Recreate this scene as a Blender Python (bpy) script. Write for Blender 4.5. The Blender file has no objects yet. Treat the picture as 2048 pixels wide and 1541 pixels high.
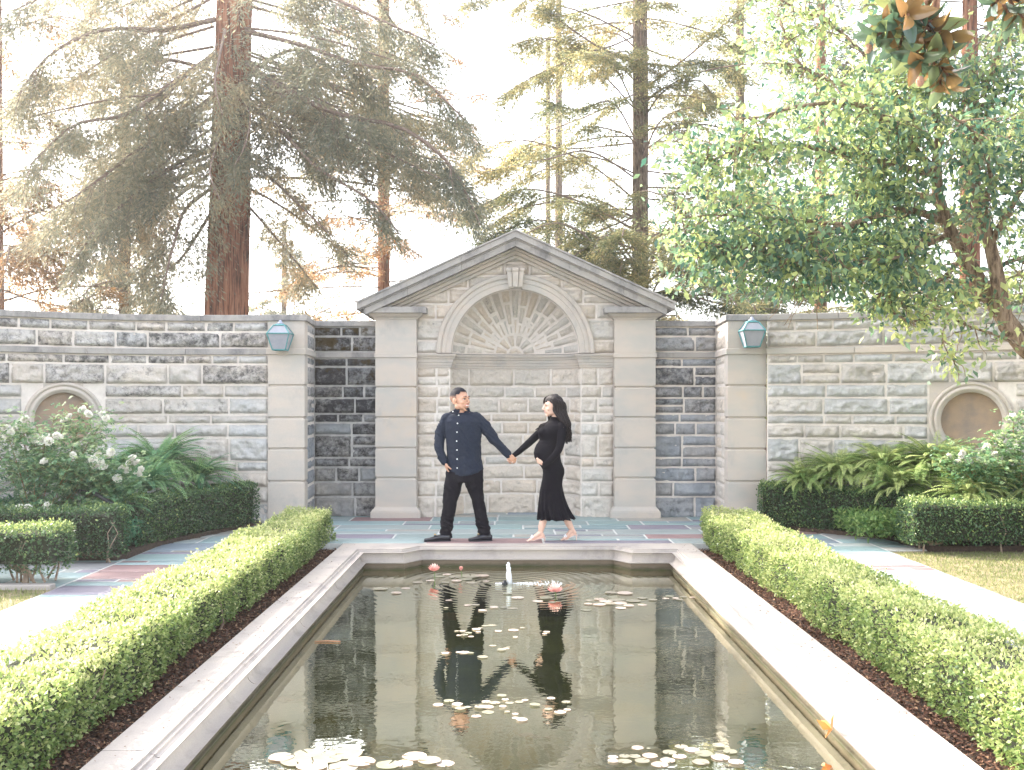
import bpy, math, random
import numpy as np
from mathutils import Vector, Matrix, Quaternion
from mathutils.bvhtree import BVHTree

random.seed(7)
rng = np.random.default_rng(11)
R = math.radians
scn = bpy.context.scene
col = scn.collection
F = 2100.0          # focal length in photograph pixels (2048 wide)
PX, PY = 1016.0, 805.0
EYE = 1.625
CX = 0.105          # axis of the pool and of the niche

def at(px, py, Y):
    return Vector(((px - PX) * Y / F, Y, EYE - (py - PY) * Y / F))

# ------------------------------------------------------------------ objects
def tag(o, label=None, cat=None, group=None, kind=None):
    if label: o['label'] = label
    if cat: o['category'] = cat
    if group: o['group'] = group
    if kind: o['kind'] = kind
    return o

def empty(name, loc=(0, 0, 0), label=None, cat=None, group=None, rz=0.0):
    o = bpy.data.objects.new(name, None)
    col.objects.link(o)
    o.location = loc
    o.rotation_euler = (0, 0, rz)
    o.empty_display_size = 0.2
    return tag(o, label, cat, group)

def link(name, me, parent=None, loc=None):
    o = bpy.data.objects.new(name, me)
    col.objects.link(o)
    if parent is not None:
        o.parent = parent
        # geometry is written in world space: undo the parent's placement
        o.matrix_parent_inverse = (Matrix.Translation(parent.location) @ parent.rotation_euler.to_matrix().to_4x4()).inverted()
        if parent.parent is not None:
            o.matrix_parent_inverse = Matrix.Identity(4)
    if loc is not None:
        o.location = loc
    return o

def np_mesh(name, V, Fc, mat=None, attrs=None, cols=None, smooth=False):
    V = np.asarray(V, dtype=np.float32); Fc = np.asarray(Fc, dtype=np.int32)
    me = bpy.data.meshes.new(name)
    n, k = Fc.shape
    me.vertices.add(len(V)); me.vertices.foreach_set('co', V.ravel())
    me.loops.add(n * k); me.loops.foreach_set('vertex_index', Fc.ravel())
    me.polygons.add(n)
    me.polygons.foreach_set('loop_start', np.arange(0, n * k, k, dtype=np.int32))
    if smooth:
        me.polygons.foreach_set('use_smooth', np.ones(n, dtype=bool))
    me.update(calc_edges=True)
    if attrs:
        for an, av in attrs.items():
            a = me.attributes.new(an, 'FLOAT', 'POINT')
            a.data.foreach_set('value', np.asarray(av, dtype=np.float32))
    if cols:
        for an, av in cols.items():
            a = me.attributes.new(an, 'FLOAT_COLOR', 'POINT')
            a.data.foreach_set('color', np.asarray(av, dtype=np.float32).ravel())
    if mat: me.materials.append(mat)
    return me

class MB:
    def __init__(s): s.v = []; s.f = []; s.a = []
    def add(s, vs, fs, a=0.0):
        b = len(s.v)
        s.v.extend([tuple(p) for p in vs]); s.f.extend([tuple(i + b for i in f) for f in fs]); s.a.extend([a] * len(vs))
    def box(s, x0, x1, y0, y1, z0, z1):
        s.add([(x0,y0,z0),(x1,y0,z0),(x1,y1,z0),(x0,y1,z0),(x0,y0,z1),(x1,y0,z1),(x1,y1,z1),(x0,y1,z1)],
              [(0,3,2,1),(4,5,6,7),(0,1,5,4),(1,2,6,5),(2,3,7,6),(3,0,4,7)])
    def tube(s, pts, rad, n=8, cap=True, a=0.0, ell=None):
        pts = [Vector(p) for p in pts]
        if not hasattr(rad, '__len__'): rad = [rad] * len(pts)
        up = Vector((0, 0, 1)); vs = []; fs = []
        prev = None
        for i, p in enumerate(pts):
            d = (pts[min(i+1, len(pts)-1)] - pts[max(i-1, 0)])
            d = d.normalized() if d.length > 1e-9 else Vector((0,0,1))
            if prev is None:
                x = d.cross(up)
                if x.length < 0.05: x = d.cross(Vector((0, 1, 0)))
            else:
                x = prev - d * prev.dot(d)
            x.normalize(); prev = x
            y = d.cross(x)
            for k in range(n):
                t = 2 * math.pi * k / n
                vs.append(p + (x * math.cos(t) + y * math.sin(t)) * rad[i])
        for i in range(len(pts) - 1):
            for k in range(n):
                k2 = (k + 1) % n
                fs.append((i*n+k, i*n+k2, (i+1)*n+k2, (i+1)*n+k))
        if cap:
            fs.append(tuple(range(n-1, -1, -1))); fs.append(tuple((len(pts)-1)*n + k for k in range(n)))
        s.add(vs, fs, a)
    def ellipsoid(s, c, r, nu=16, nv=10, rot=None, a=0.0):
        c = Vector(c); vs = []; fs = []
        if not hasattr(r, '__len__'): r = (r, r, r)
        def T(p):
            p = Vector(p)
            if rot is not None: p = rot @ p
            return c + p
        vs.append(T((0, 0, r[2])))
        for i in range(1, nv):
            th = math.pi * i / nv
            for k in range(nu):
                ph = 2 * math.pi * k / nu
                vs.append(T((r[0]*math.sin(th)*math.cos(ph), r[1]*math.sin(th)*math.sin(ph), r[2]*math.cos(th))))
        vs.append(T((0, 0, -r[2])))
        for k in range(nu): fs.append((0, 1+k, 1+(k+1) % nu))
        for i in range(nv-2):
            for k in range(nu):
                a0 = 1 + i*nu + k; a1 = 1 + i*nu + (k+1) % nu
                fs.append((a0, a0+nu, a1+nu, a1))
        e = len(vs) - 1; b = 1 + (nv-2)*nu
        for k in range(nu): fs.append((e, b+(k+1) % nu, b+k))
        s.add(vs, fs, a)
    def rings(s, rings, cap=True, a=0.0):
        n = len(rings[0]); vs = [p for r in rings for p in r]; fs = []
        for i in range(len(rings)-1):
            for k in range(n):
                k2 = (k+1) % n
                fs.append((i*n+k, i*n+k2, (i+1)*n+k2, (i+1)*n+k))
        if cap:
            fs.append(tuple(range(n-1, -1, -1))); fs.append(tuple((len(rings)-1)*n+k for k in range(n)))
        s.add(vs, fs, a)
    def lathe(s, prof, c, axis, n=48, a=0.0):
        c = Vector(c); ax = Vector(axis).normalized()
        x = ax.cross(Vector((0,0,1)))
        if x.length < .01: x = Vector((1,0,0))
        x.normalize(); y = ax.cross(x)
        rs = [[c + (x*math.cos(2*math.pi*k/n) + y*math.sin(2*math.pi*k/n))*r + ax*h for k in range(n)] for r, h in prof]
        s.rings(rs, cap=False, a=a)
        if prof[-1][0] > 1e-4:
            b = len(s.v) - n
            s.f.append(tuple(b + k for k in range(n)))
    def mesh(s, name, mat=None, smooth=False, attr=None):
        me = bpy.data.meshes.new(name)
        me.from_pydata(s.v, [], s.f); me.update()
        if smooth: me.polygons.foreach_set('use_smooth', [True]*len(me.polygons))
        if attr:
            at_ = me.attributes.new(attr, 'FLOAT', 'POINT'); at_.data.foreach_set('value', s.a)
        if mat: me.materials.append(mat)
        return me
    def build(s, name, mat, parent=None, smooth=False, attr=None, bevel=0.0, seg=2):
        o = link(name, s.mesh(name, mat, smooth, attr), parent)
        if bevel > 0:
            m = o.modifiers.new('bevel', 'BEVEL'); m.width = bevel; m.segments = seg; m.limit_method = 'ANGLE'; m.angle_limit = R(35)
        return o

# ------------------------------------------------------------------ noise
def _h(ix, iy, iz, seed):
    n = (ix * 374761393 + iy * 668265263 + iz * 2147483647 + seed * 974711) & 0xffffffff
    n = ((n ^ (n >> 13)) * 1274126177) & 0xffffffff
    n = n ^ (n >> 16)
    return (n & 0xffff) / 65535.0

def vnoise(x, y, z=None, seed=0):
    x = np.asarray(x, float); y = np.asarray(y, float)
    z = np.zeros_like(x) if z is None else np.asarray(z, float)
    xi = np.floor(x).astype(np.int64); yi = np.floor(y).astype(np.int64); zi = np.floor(z).astype(np.int64)
    fx = x - xi; fy = y - yi; fz = z - zi
    fx = fx*fx*(3-2*fx); fy = fy*fy*(3-2*fy); fz = fz*fz*(3-2*fz)
    r = 0
    for dz in (0, 1):
        wz = fz if dz else 1-fz
        for dy in (0, 1):
            wy = fy if dy else 1-fy
            for dx in (0, 1):
                wx = fx if dx else 1-fx
                r = r + _h(xi+dx, yi+dy, zi+dz, seed)*wx*wy*wz
    return r*2-1

def fbm(x, y, z=None, o=4, seed=0, ridged=False):
    s = 0; a = .5; k = 1.0
    for i in range(o):
        n = vnoise(x*k, y*k, None if z is None else z*k, seed+i*17)
        if ridged: n = 1 - 2*np.abs(n)
        s = s + a*n; a *= .5; k *= 2.03
    return s

# ------------------------------------------------------------------ materials
def new_mat(name):
    m = bpy.data.materials.new(name); m.use_nodes = True
    nt = m.node_tree; b = nt.nodes['Principled BSDF']
    return m, nt, b
def node(nt, t, **kw):
    n = nt.nodes.new(t)
    for k, v in kw.items():
        if k in n.inputs: n.inputs[k].default_value = v
        else: setattr(n, k, v)
    return n
def rgb(c): return (c[0], c[1], c[2], 1.0)
def tex(nt, scale, detail=6, rough=.6, coord='Object', vec=None, stretch=None):
    n = node(nt, 'ShaderNodeTexNoise'); n.inputs['Scale'].default_value = scale; n.inputs['Detail'].default_value = detail; n.inputs['Roughness'].default_value = rough
    if vec is None:
        g = node(nt, 'ShaderNodeNewGeometry')     # every part is modelled in world space
        vec = g.outputs['Position']
    if stretch:
        mp = node(nt, 'ShaderNodeMapping'); mp.inputs['Scale'].default_value = stretch
        nt.links.new(vec, mp.inputs['Vector']); vec = mp.outputs[0]
    nt.links.new(vec, n.inputs['Vector'])
    return n
def ramp(nt, fac, stops):
    r = node(nt, 'ShaderNodeValToRGB')
    e = r.color_ramp.elements
    while len(e) < len(stops): e.new(.5)
    for i, (p, c) in enumerate(stops):
        e[i].position = p; e[i].color = rgb(c) if hasattr(c, '__len__') else (c, c, c, 1)
    nt.links.new(fac, r.inputs[0])
    return r
def mix(nt, fac, a, b, mode='MIX'):
    m = node(nt, 'ShaderNodeMix'); m.data_type = 'RGBA'; m.blend_type = mode
    for s, v in ((m.inputs[0], fac), (m.inputs[6], a), (m.inputs[7], b)):
        if hasattr(v, 'is_linked') or hasattr(v, 'links'): nt.links.new(v, s)
        elif hasattr(v, '__len__'): s.default_value = rgb(v)
        else: s.default_value = v
    return m.outputs[2]
def bump(nt, b, height, strength=.3, dist=.01):
    n = node(nt, 'ShaderNodeBump'); n.inputs['Strength'].default_value = strength; n.inputs['Distance'].default_value = dist
    nt.links.new(height, n.inputs['Height']); nt.links.new(n.outputs[0], b.inputs['Normal']); return n
def simple(name, c, rough=.6, c2=None, scale=8, bmp=0, bscale=40, metal=0, spec=.5, detail=6):
    m, nt, b = new_mat(name)
    b.inputs['Roughness'].default_value = rough; b.inputs['Metallic'].default_value = metal
    b.inputs['Specular IOR Level'].default_value = spec
    t = tex(nt, scale, detail)
    r = ramp(nt, t.outputs[0], [(.35, c), (.68, c2 if c2 else tuple(x*.82 for x in c))])
    nt.links.new(r.outputs[0], b.inputs['Base Color'])
    if bmp:
        t2 = tex(nt, bscale, 5); bump(nt, b, t2.outputs[0], bmp, .01)
    return m
def leaf_mat(name, stops, trans=.35, rough=.5, spec=.3, back=None):
    m, nt, b = new_mat(name)
    a = node(nt, 'ShaderNodeAttribute'); a.attribute_name = 'v'
    r = ramp(nt, a.outputs['Fac'], stops)
    c = r.outputs[0]
    if back:
        g = node(nt, 'ShaderNodeNewGeometry')
        c = mix(nt, g.outputs['Backfacing'], c, back)
    nt.links.new(c, b.inputs['Base Color'])
    b.inputs['Roughness'].default_value = rough; b.inputs['Specular IOR Level'].default_value = spec
    tr = node(nt, 'ShaderNodeBsdfTranslucent')
    h = node(nt, 'ShaderNodeHueSaturation'); h.inputs['Value'].default_value = 1.25; h.inputs['Hue'].default_value = .485
    nt.links.new(c, h.inputs['Color']); nt.links.new(h.outputs[0], tr.inputs[0])
    mx = node(nt, 'ShaderNodeMixShader'); mx.inputs[0].default_value = trans
    nt.links.new(b.outputs[0], mx.inputs[1]); nt.links.new(tr.outputs[0], mx.inputs[2])
    nt.links.new(mx.outputs[0], nt.nodes['Material Output'].inputs[0])
    return m

def stone_mat(name, base, warm, stainc, speck=.5, moss=None, grain=32, bmp=.8, rough=.9):
    """rock: per-stone tint in attribute sc (rgb multiplier, alpha = how weathered the stone is)"""
    m, nt, b = new_mat(name)
    b.inputs['Roughness'].default_value = rough; b.inputs['Specular IOR Level'].default_value = .2
    a = node(nt, 'ShaderNodeAttribute'); a.attribute_name = 'sc'
    t1 = tex(nt, 3.2, 5); c = ramp(nt, t1.outputs[0], [(.35, base), (.65, warm)]).outputs[0]
    t2 = tex(nt, 34, 8, .7); s = ramp(nt, t2.outputs[0], [(.28, (.72,.72,.72)), (.6, (1.04,1.04,1.04))]).outputs[0]
    c = mix(nt, speck, c, s, 'MULTIPLY')
    c = mix(nt, 1.0, c, a.outputs['Color'], 'MULTIPLY')
    # weathering: black crust in blotches with its own outline
    t3 = tex(nt, 9, 10, .8)
    ad = node(nt, 'ShaderNodeMath', operation='ADD'); nt.links.new(t3.outputs[0], ad.inputs[0]); nt.links.new(a.outputs['Alpha'], ad.inputs[1])
    st = ramp(nt, ad.outputs[0], [(.62, 0.0), (.80, .92)])
    c = mix(nt, st.outputs[0], c, stainc)
    if moss:
        t4 = tex(nt, 4.5, 8, .7)
        g = node(nt, 'ShaderNodeNewGeometry'); sp = node(nt, 'ShaderNodeSeparateXYZ'); nt.links.new(g.outputs['Position'], sp.inputs[0])
        mr = node(nt, 'ShaderNodeMapRange'); mr.inputs[1].default_value = 1.3; mr.inputs[2].default_value = 2.3; mr.inputs[3].default_value = -.12; mr.inputs[4].default_value = .14
        nt.links.new(sp.outputs[2], mr.inputs[0])
        ad2 = node(nt, 'ShaderNodeMath', operation='ADD'); nt.links.new(t4.outputs[0], ad2.inputs[0]); nt.links.new(mr.outputs[0], ad2.inputs[1])
        ms = ramp(nt, ad2.outputs[0], [(.60, 0.0), (.68, .85)])
        c = mix(nt, ms.outputs[0], c, moss)
    nt.links.new(c, b.inputs['Base Color'])
    t5 = tex(nt, grain, 8, .65); bump(nt, b, t5.outputs[0], bmp, .030)
    return m

M = {}
M['rock'] = stone_mat('rock_faced_stone', (.56,.51,.455), (.64,.565,.49), (.14,.13,.12))
M['rock_pale'] = stone_mat('pale_grey_rock_faced_stone', (.47,.45,.425), (.54,.50,.455), (.24,.23,.21))
M['rock_grey'] = stone_mat('grey_rock_faced_stone', (.48,.46,.44), (.58,.53,.48), (.06,.058,.06))
M['rock_dark'] = stone_mat('black_weathered_stone', (.24,.245,.255), (.30,.29,.275), (.018,.016,.020), moss=(.055,.035,.008))
M['rock_slate'] = stone_mat('dark_grey_weathered_stone', (.30,.31,.325), (.38,.375,.38), (.06,.062,.07))
def ashlar_mat(name, base, warm, dirt, rust=(.62,.45,.30), dk=.6):
    m, nt, b = new_mat(name)
    b.inputs['Roughness'].default_value = .85; b.inputs['Specular IOR Level'].default_value = .25
    t1 = tex(nt, 1.7, 6, .6, stretch=(1,1,2.2)); c = ramp(nt, t1.outputs[0], [(.36, base), (.62, warm)]).outputs[0]
    t3 = tex(nt, 2.6, 9, .7, stretch=(1,1,.6)); st = ramp(nt, t3.outputs[0], [(.55-(dk-.6)*.3, 0.0), (.78-(dk-.6)*.4, dk)])
    c = mix(nt, st.outputs[0], c, dirt)
    t4 = tex(nt, 1.1, 7, .7); ru = ramp(nt, t4.outputs[0], [(.6, 0.0), (.8, .55)]); c = mix(nt, ru.outputs[0], c, rust)
    t2 = tex(nt, 120, 5, .7); s = ramp(nt, t2.outputs[0], [(.3, (.84,.84,.84)), (.6, (1.03,1.03,1.03))]).outputs[0]
    c = mix(nt, .7, c, s, 'MULTIPLY')
    nt.links.new(c, b.inputs['Base Color'])
    t5 = tex(nt, 90, 8, .7); bump(nt, b, t5.outputs[0], .25, .006)
    return m
M['ashlar'] = ashlar_mat('smooth_sandstone', (.44,.41,.375), (.52,.45,.39), (.25,.25,.265))
M['cornice'] = ashlar_mat('weathered_cornice_stone', (.30,.285,.275), (.37,.34,.315), (.10,.10,.11), (.38,.32,.26), .85)
M['mortar'] = simple('pale_mortar', (.72,.655,.60), .95, (.62,.56,.51), 14, .4, 120)
M['mortar_grey'] = simple('grey_mortar', (.46,.44,.42), .95, (.30,.29,.28), 9, .4, 120)
M['disc'] = simple('rusty_sandstone_disc', (.36,.25,.17), .85, (.24,.19,.155), 5, .3, 60, detail=10)
_ = ashlar_mat('rusty_sandstone_disc', (.33,.25,.18), (.36,.23,.15), (.24,.20,.17), (.34,.15,.06))
M['coping'] = ashlar_mat('cream_pool_coping', (.37,.33,.305), (.42,.37,.33), (.22,.20,.19), (.36,.27,.19), .75)

# ------------------------------------------------------------------ stone laying
def grid_idx(nu, nv):
    i = np.arange((nu-1)*(nv-1)); r = i // (nu-1); c = i % (nu-1)
    a = r*nu + c
    return np.stack([a, a+1, a+1+nu, a+nu], 1)

class Stones:
    def __init__(s): s.V = []; s.Fc = []; s.C = []; s.n = 0
    def cell(s, u0, u1, v0, v1, mapper, tint, stain, joint=.0065, relief=.035, res=.022, rough=1.0, mask=None, edge=.03, wob=.006):
        u0 += joint; u1 -= joint; v0 += joint; v1 -= joint
        if u1-u0 < .03 or v1-v0 < .02: return
        nu = max(4, int((u1-u0)/res)+3); nv = max(4, int((v1-v0)/res)+3)
        U = np.concatenate([[u0, u0+.004], np.linspace(u0+.012, u1-.012, nu-4) if nu > 4 else [], [u1-.004, u1]])
        Vv = np.concatenate([[v0, v0+.004], np.linspace(v0+.012, v1-.012, nv-4) if nv > 4 else [], [v1-.004, v1]])
        UU, VV = np.meshgrid(U, Vv)
        sd = random.randint(0, 9999)
        du = np.minimum(UU-u0, u1-UU); dv = np.minimum(VV-v0, v1-VV); d = np.minimum(du, dv)
        t = np.clip(d/edge, 0, 1); t = t*t*(3-2*t)
        n1 = fbm(UU*4+sd, VV*6+sd, o=3, seed=sd % 97)
        n2 = fbm(UU*8+sd*.3, VV*15+sd, o=4, seed=sd % 91, ridged=True)
        # quarry face: bulges toward the lower third and breaks back in ledges
        led = np.clip((fbm(UU*5+sd*1.7, VV*3+sd, o=3, seed=5) + (VV-v0)/(v1-v0)*1.2 - .45)*6, 0, 1)
        H = -.012 + t*(.012 + relief*(.50 + .50*n1 + .95*rough*n2 + .45*(1-led)*rough))
        cr_ = fbm(UU*6+sd*2.3, VV*9+sd, o=3, seed=sd % 83)
        H = H - t*relief*.8*np.exp(-(cr_/.055)**2)*np.clip(.2+1.6*fbm(UU*2+sd, VV*3, o=2, seed=77), 0, 1)
        H[0,:] = -.012; H[-1,:] = -.012; H[:,0] = -.012; H[:,-1] = -.012
        w = fbm(UU*7+sd, VV*7, o=2, seed=3)*wob
        edgeU = np.clip(1-du/.05, 0, 1); edgeV = np.clip(1-dv/.05, 0, 1)
        UU2 = UU + w*edgeU; VV2 = VV + fbm(UU*6, VV*6+sd, o=2, seed=8)*wob*edgeV
        P = mapper(UU2.ravel(), VV2.ravel(), H.ravel())
        Fc = grid_idx(len(U), len(Vv))
        if mask is not None:
            ok = mask(UU2.ravel(), VV2.ravel()); Fc = Fc[ok[Fc].all(1)]
            if len(Fc) == 0: return
        s.V.append(P); s.Fc.append(Fc + s.n); s.n += len(P)
        c = np.zeros((len(P), 4)); c[:, :3] = tint; c[:, 3] = stain
        s.C.append(c)
    def build(s, name, mat, parent):
        me = np_mesh(name, np.concatenate(s.V), np.concatenate(s.Fc), mat, cols={'sc': np.concatenate(s.C)}, smooth=True)
        return link(name, me, parent)

def rnd_tint(a=.09, warm=.05):
    k = 1 + random.uniform(-a, a*.7); w = random.uniform(-warm, warm)
    return (k*(1+w), k, k*(1-w))

def lay_courses(st, levels, umin, umax, mapper, stain_fn, wmin=.28, wmax=.75, holes=(), mask=None, split=.12, tint=(.09,.05), **kw):
    for i in range(len(levels)-1):
        v1, v0 = levels[i], levels[i+1]
        spans = [(umin, umax)]
        for (h0, h1, hv0, hv1) in holes:
            if v0 < hv1-.02 and v1 > hv0+.02:
                ns = []
                for (a, b) in spans:
                    if h1 <= a or h0 >= b: ns.append((a, b))
                    else:
                        if h0 > a: ns.append((a, h0))
                        if h1 < b: ns.append((h1, b))
                spans = ns
        for (a, b) in spans:
            u = a
            h = v1-v0
            while u < b-1e-4:
                w = random.uniform(wmin, wmax)*(1.15 if h > .2 else .95)
                if b-(u+w) < wmin*.7: w = b-u
                sv = stain_fn(u+w/2, (v0+v1)/2)
                if h > .22 and random.random() < split and w < .5:
                    m = v0 + h*random.uniform(.4, .6)
                    st.cell(u, u+w, v0, m, mapper, rnd_tint(*tint), sv, mask=mask, **kw)
                    st.cell(u, u+w, m, v1, mapper, rnd_tint(*tint), sv+random.uniform(-.05,.05), mask=mask, **kw)
                else:
                    st.cell(u, u+w, v0, v1, mapper, rnd_tint(*tint), sv, mask=mask, **kw)
                u += w

def sheet(name, mat, parent, umin, umax, vmin, vmax, mapper, H=0.0, res=.06, mask=None):
    U = np.linspace(umin, umax, max(2, int((umax-umin)/res)+1)); V = np.linspace(vmin, vmax, max(2, int((vmax-vmin)/res)+1))
    UU, VV = np.meshgrid(U, V)
    P = mapper(UU.ravel(), VV.ravel(), np.full(UU.size, H))
    Fc = grid_idx(len(U), len(V))
    if mask is not None:
        ok = mask(UU.ravel(), VV.ravel()); Fc = Fc[ok[Fc].all(1)]
    return link(name, np_mesh(name, P, Fc, mat, smooth=True), parent)

# ------------------------------------------------------------------ leaf clouds
def unit(a): return a/np.maximum(np.linalg.norm(a, axis=-1, keepdims=True), 1e-9)
class Leaves:
    def __init__(s): s.P=[]; s.D=[]; s.N=[]; s.L=[]; s.W=[]; s.v=[]
    def add(s, P, D, N, L, W, v):
        n = len(P); P = np.asarray(P, float)
        s.P.append(P); s.D.append(unit(np.broadcast_to(D, (n,3)).astype(float))); s.N.append(np.broadcast_to(N, (n,3)).astype(float))
        s.L.append(np.broadcast_to(L, (n,)).astype(float)); s.W.append(np.broadcast_to(W, (n,)).astype(float)); s.v.append(np.broadcast_to(v, (n,)).astype(float))
    def build(s, name, mat, parent=None, fold=.25, wpos=.45):
        P = np.concatenate(s.P); D = np.concatenate(s.D); N = np.concatenate(s.N)
        L = np.concatenate(s.L)[:,None]; W = np.concatenate(s.W)[:,None]; v = np.concatenate(s.v)
        S = unit(np.cross(D, N)); N2 = np.cross(S, D)
        a = P; b = P + D*L*wpos + S*W*.5 + N2*W*fold; c = P + D*L; d = P + D*L*wpos - S*W*.5 + N2*W*fold
        V = np.stack([a, b, c, d], 1).reshape(-1, 3)
        Fc = np.arange(len(V)).reshape(-1, 4)
        return link(name, np_mesh(name, V, Fc, mat, attrs={'v': np.repeat(np.clip(v, 0, 1), 4)}), parent)
def rdir(n, r=None):
    g = rng if r is None else r
    return unit(g.normal(size=(n, 3)))
# ================================================================== WALLS
LEV = [2.70, 2.562, 2.345, None, 2.252, 2.131, 1.858, 1.685, 1.461, 1.335, 1.155, .835, .70, .49, .28, .0]
UP = [2.70, 2.562, 2.345]
LOW = [2.252, 2.131, 1.858, 1.685, 1.461, 1.335, 1.155, .835, .70, .49, .28, -.05]

def spline_path(pts, n=400):
    P = np.array(pts, float); out = []
    Q = np.vstack([2*P[0]-P[1], P, 2*P[-1]-P[-2]])
    for i in range(1, len(Q)-2):
        t = np.linspace(0, 1, n//(len(P)-1), endpoint=False)[:, None]
        p0, p1, p2, p3 = Q[i-1], Q[i], Q[i+1], Q[i+2]
        out.append(.5*((2*p1)+(-p0+p2)*t+(2*p0-5*p1+4*p2-p3)*t**2+(-p0+3*p1-3*p2+p3)*t**3))
    out.append(P[-1:]); return np.vstack(out)

def path_mapper(pts, flip=False):
    """u = length along the plan curve, v = height, h = out of the face toward the garden (-y side)"""
    C = spline_path(pts) if len(pts) > 2 else np.array(pts, float)
    seg = np.linalg.norm(np.diff(C, axis=0), axis=1); s = np.concatenate([[0], np.cumsum(seg)])
    T = np.gradient(C, s, axis=0) if len(C) > 2 else np.repeat((C[1]-C[0])[None]/s[-1], 2, 0)
    T = unit(T); Nn = np.stack([T[:,1], -T[:,0]], 1)
    if flip: Nn = -Nn
    def mp(u, v, h):
        x = np.interp(u, s, C[:,0]); y = np.interp(u, s, C[:,1])
        nx = np.interp(u, s, Nn[:,0]); ny = np.interp(u, s, Nn[:,1])
        return np.stack([x+nx*h, y+ny*h, v], 1)
    return mp, s[-1]

def band(name, mat, parent, mp, u0, u1, prof, du=.1, joints=()):
    """moulding of profile [(h, z)...] swept along a mapper, with thin open joints"""
    cuts = [u0] + [j for j in joints if u0 < j < u1] + [u1]
    mb = MB()
    for i in range(len(cuts)-1):
        a = cuts[i] + (.003 if i else 0); b = cuts[i+1] - (.003 if i < len(cuts)-2 else 0)
        U = np.linspace(a, b, max(2, int((b-a)/du)+2))
        rs = [[tuple(q) for q in mp(np.full(len(prof), u), np.array([p[1] for p in prof]), np.array([p[0] for p in prof]))] for u in U]
        mb.rings(rs)
    return mb.build(name, mat, parent)

def solid_prof(h0, h1, z0, z1, c=.006):
    return [(h0, z0), (h1-c, z0), (h1, z0+c), (h1, z1-c), (h1-c, z1), (h0, z1)]

def square_stack(x0, x1, y0, y1, prof, mb=None):
    mb = mb or MB(); rs = []
    for z, o in prof:
        rs.append([(x0-o, y0-o, z), (x1+o, y0-o, z), (x1+o, y1+o, z), (x0-o, y1+o, z)])
    mb.rings(rs); return mb

def rusticated(zb, zt, joints, g=.022, d=.022):
    p = [(zb, 0)]
    for j in sorted(joints):
        p += [(j-g, 0), (j-.004, -d), (j+.004, -d), (j+g, 0)]
    p.append((zt, 0)); return p

# ---- curved walls
def curved_wall(side, pts, label, stain_fn, mat, med_u, med_c):
    root = empty('curved_stone_wall', (pts[0][0], pts[0][1], 0), label, 'wall')
    mp, Ls = path_mapper(pts, flip=(side < 0))
    zc = 1.40
    hole = (med_u-.49, med_u+.49, zc-.49, zc+.458)
    st = Stones()
    lay_courses(st, UP, 0, Ls, mp, stain_fn, holes=(), relief=.05, wmin=.34, wmax=.82, split=0)
    lay_courses(st, LOW, 0, Ls, mp, stain_fn, holes=(hole,), relief=.05, wmin=.34, wmax=.82, split=.08)
    st.build('masonry', M[mat], root)
    sheet('mortar', M['mortar'], root, 0, Ls, -.1, 2.72, mp, H=-.002, res=.04, mask=lambda u, v: np.hypot(u-med_u, v-1.40) > .43)
    # body of the wall behind the face
    band('wall_core', M['mortar_grey'], root, mp, 0, Ls, [(-.42, -.1), (-.14, -.1), (-.14, 2.70), (-.42, 2.70)], .3)
    jo = list(np.arange(.9, Ls, 1.25))
    band('coping', M['cornice'], root, mp, 0, Ls, solid_prof(-.46, .05, 2.703, 2.785), .15, jo)
    band('string_course', M['ashlar' if side > 0 else 'cornice'], root, mp, 0, Ls, solid_prof(-.01, .042, 2.257, 2.335), .15, [j+.2 for j in jo])
    # round medallion
    c = mp(np.array([med_u]), np.array([zc]), np.array([0.0]))[0]
    c2 = mp(np.array([med_u]), np.array([zc]), np.array([1.0]))[0]; nrm = Vector(c2-c).normalized(); C0 = Vector(c)
    t = nrm.cross(Vector((0,0,1)))
    mb = MB()
    o = C0 + nrm*.004
    pl = []
    # square slab with a round hole
    n = 48
    inner = [o + t*(.40*math.cos(a)) + Vector((0,0,1))*(.40*math.sin(a)) for a in [2*math.pi*k/n for k in range(n)]]
    def sq(a):
        ca, sa = math.cos(a), math.sin(a); k = .478/max(abs(ca), abs(sa)); return o + t*(k*ca) + Vector((0,0,1))*(k*sa)
    outer = [sq(2*math.pi*k/n) for k in range(n)]
    back = [p - nrm*.05 for p in outer]
    mb.rings([back, outer, inner], cap=False)
    fr = mb.build('medallion_frame', M['ashlar'], root)
    tag(fr, 'square smooth stone slab around the round medallion')
    mb = MB()
    mb.lathe([(.478,.0),(.482,.028),(.472,.045),(.452,.050),(.440,.040),(.436,.026),(.424,.024),(.418,.040),(.405,.052),(.388,.050),(.374,.036),(.366,.022),(.352,.020),(.348,-.03),(.345,-.085)], o, nrm, 72)
    mb.f.pop()
    fm = mb.build('medallion_ring', M['ashlar'], root, smooth=True)
    mb = MB(); mb.lathe([(.36,-.055),(.33,-.065),(.2,-.075),(.001,-.078)], o, nrm, 48)
    mb.build('medallion_disc', M['disc'], fm, smooth=True)
    return root

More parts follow.
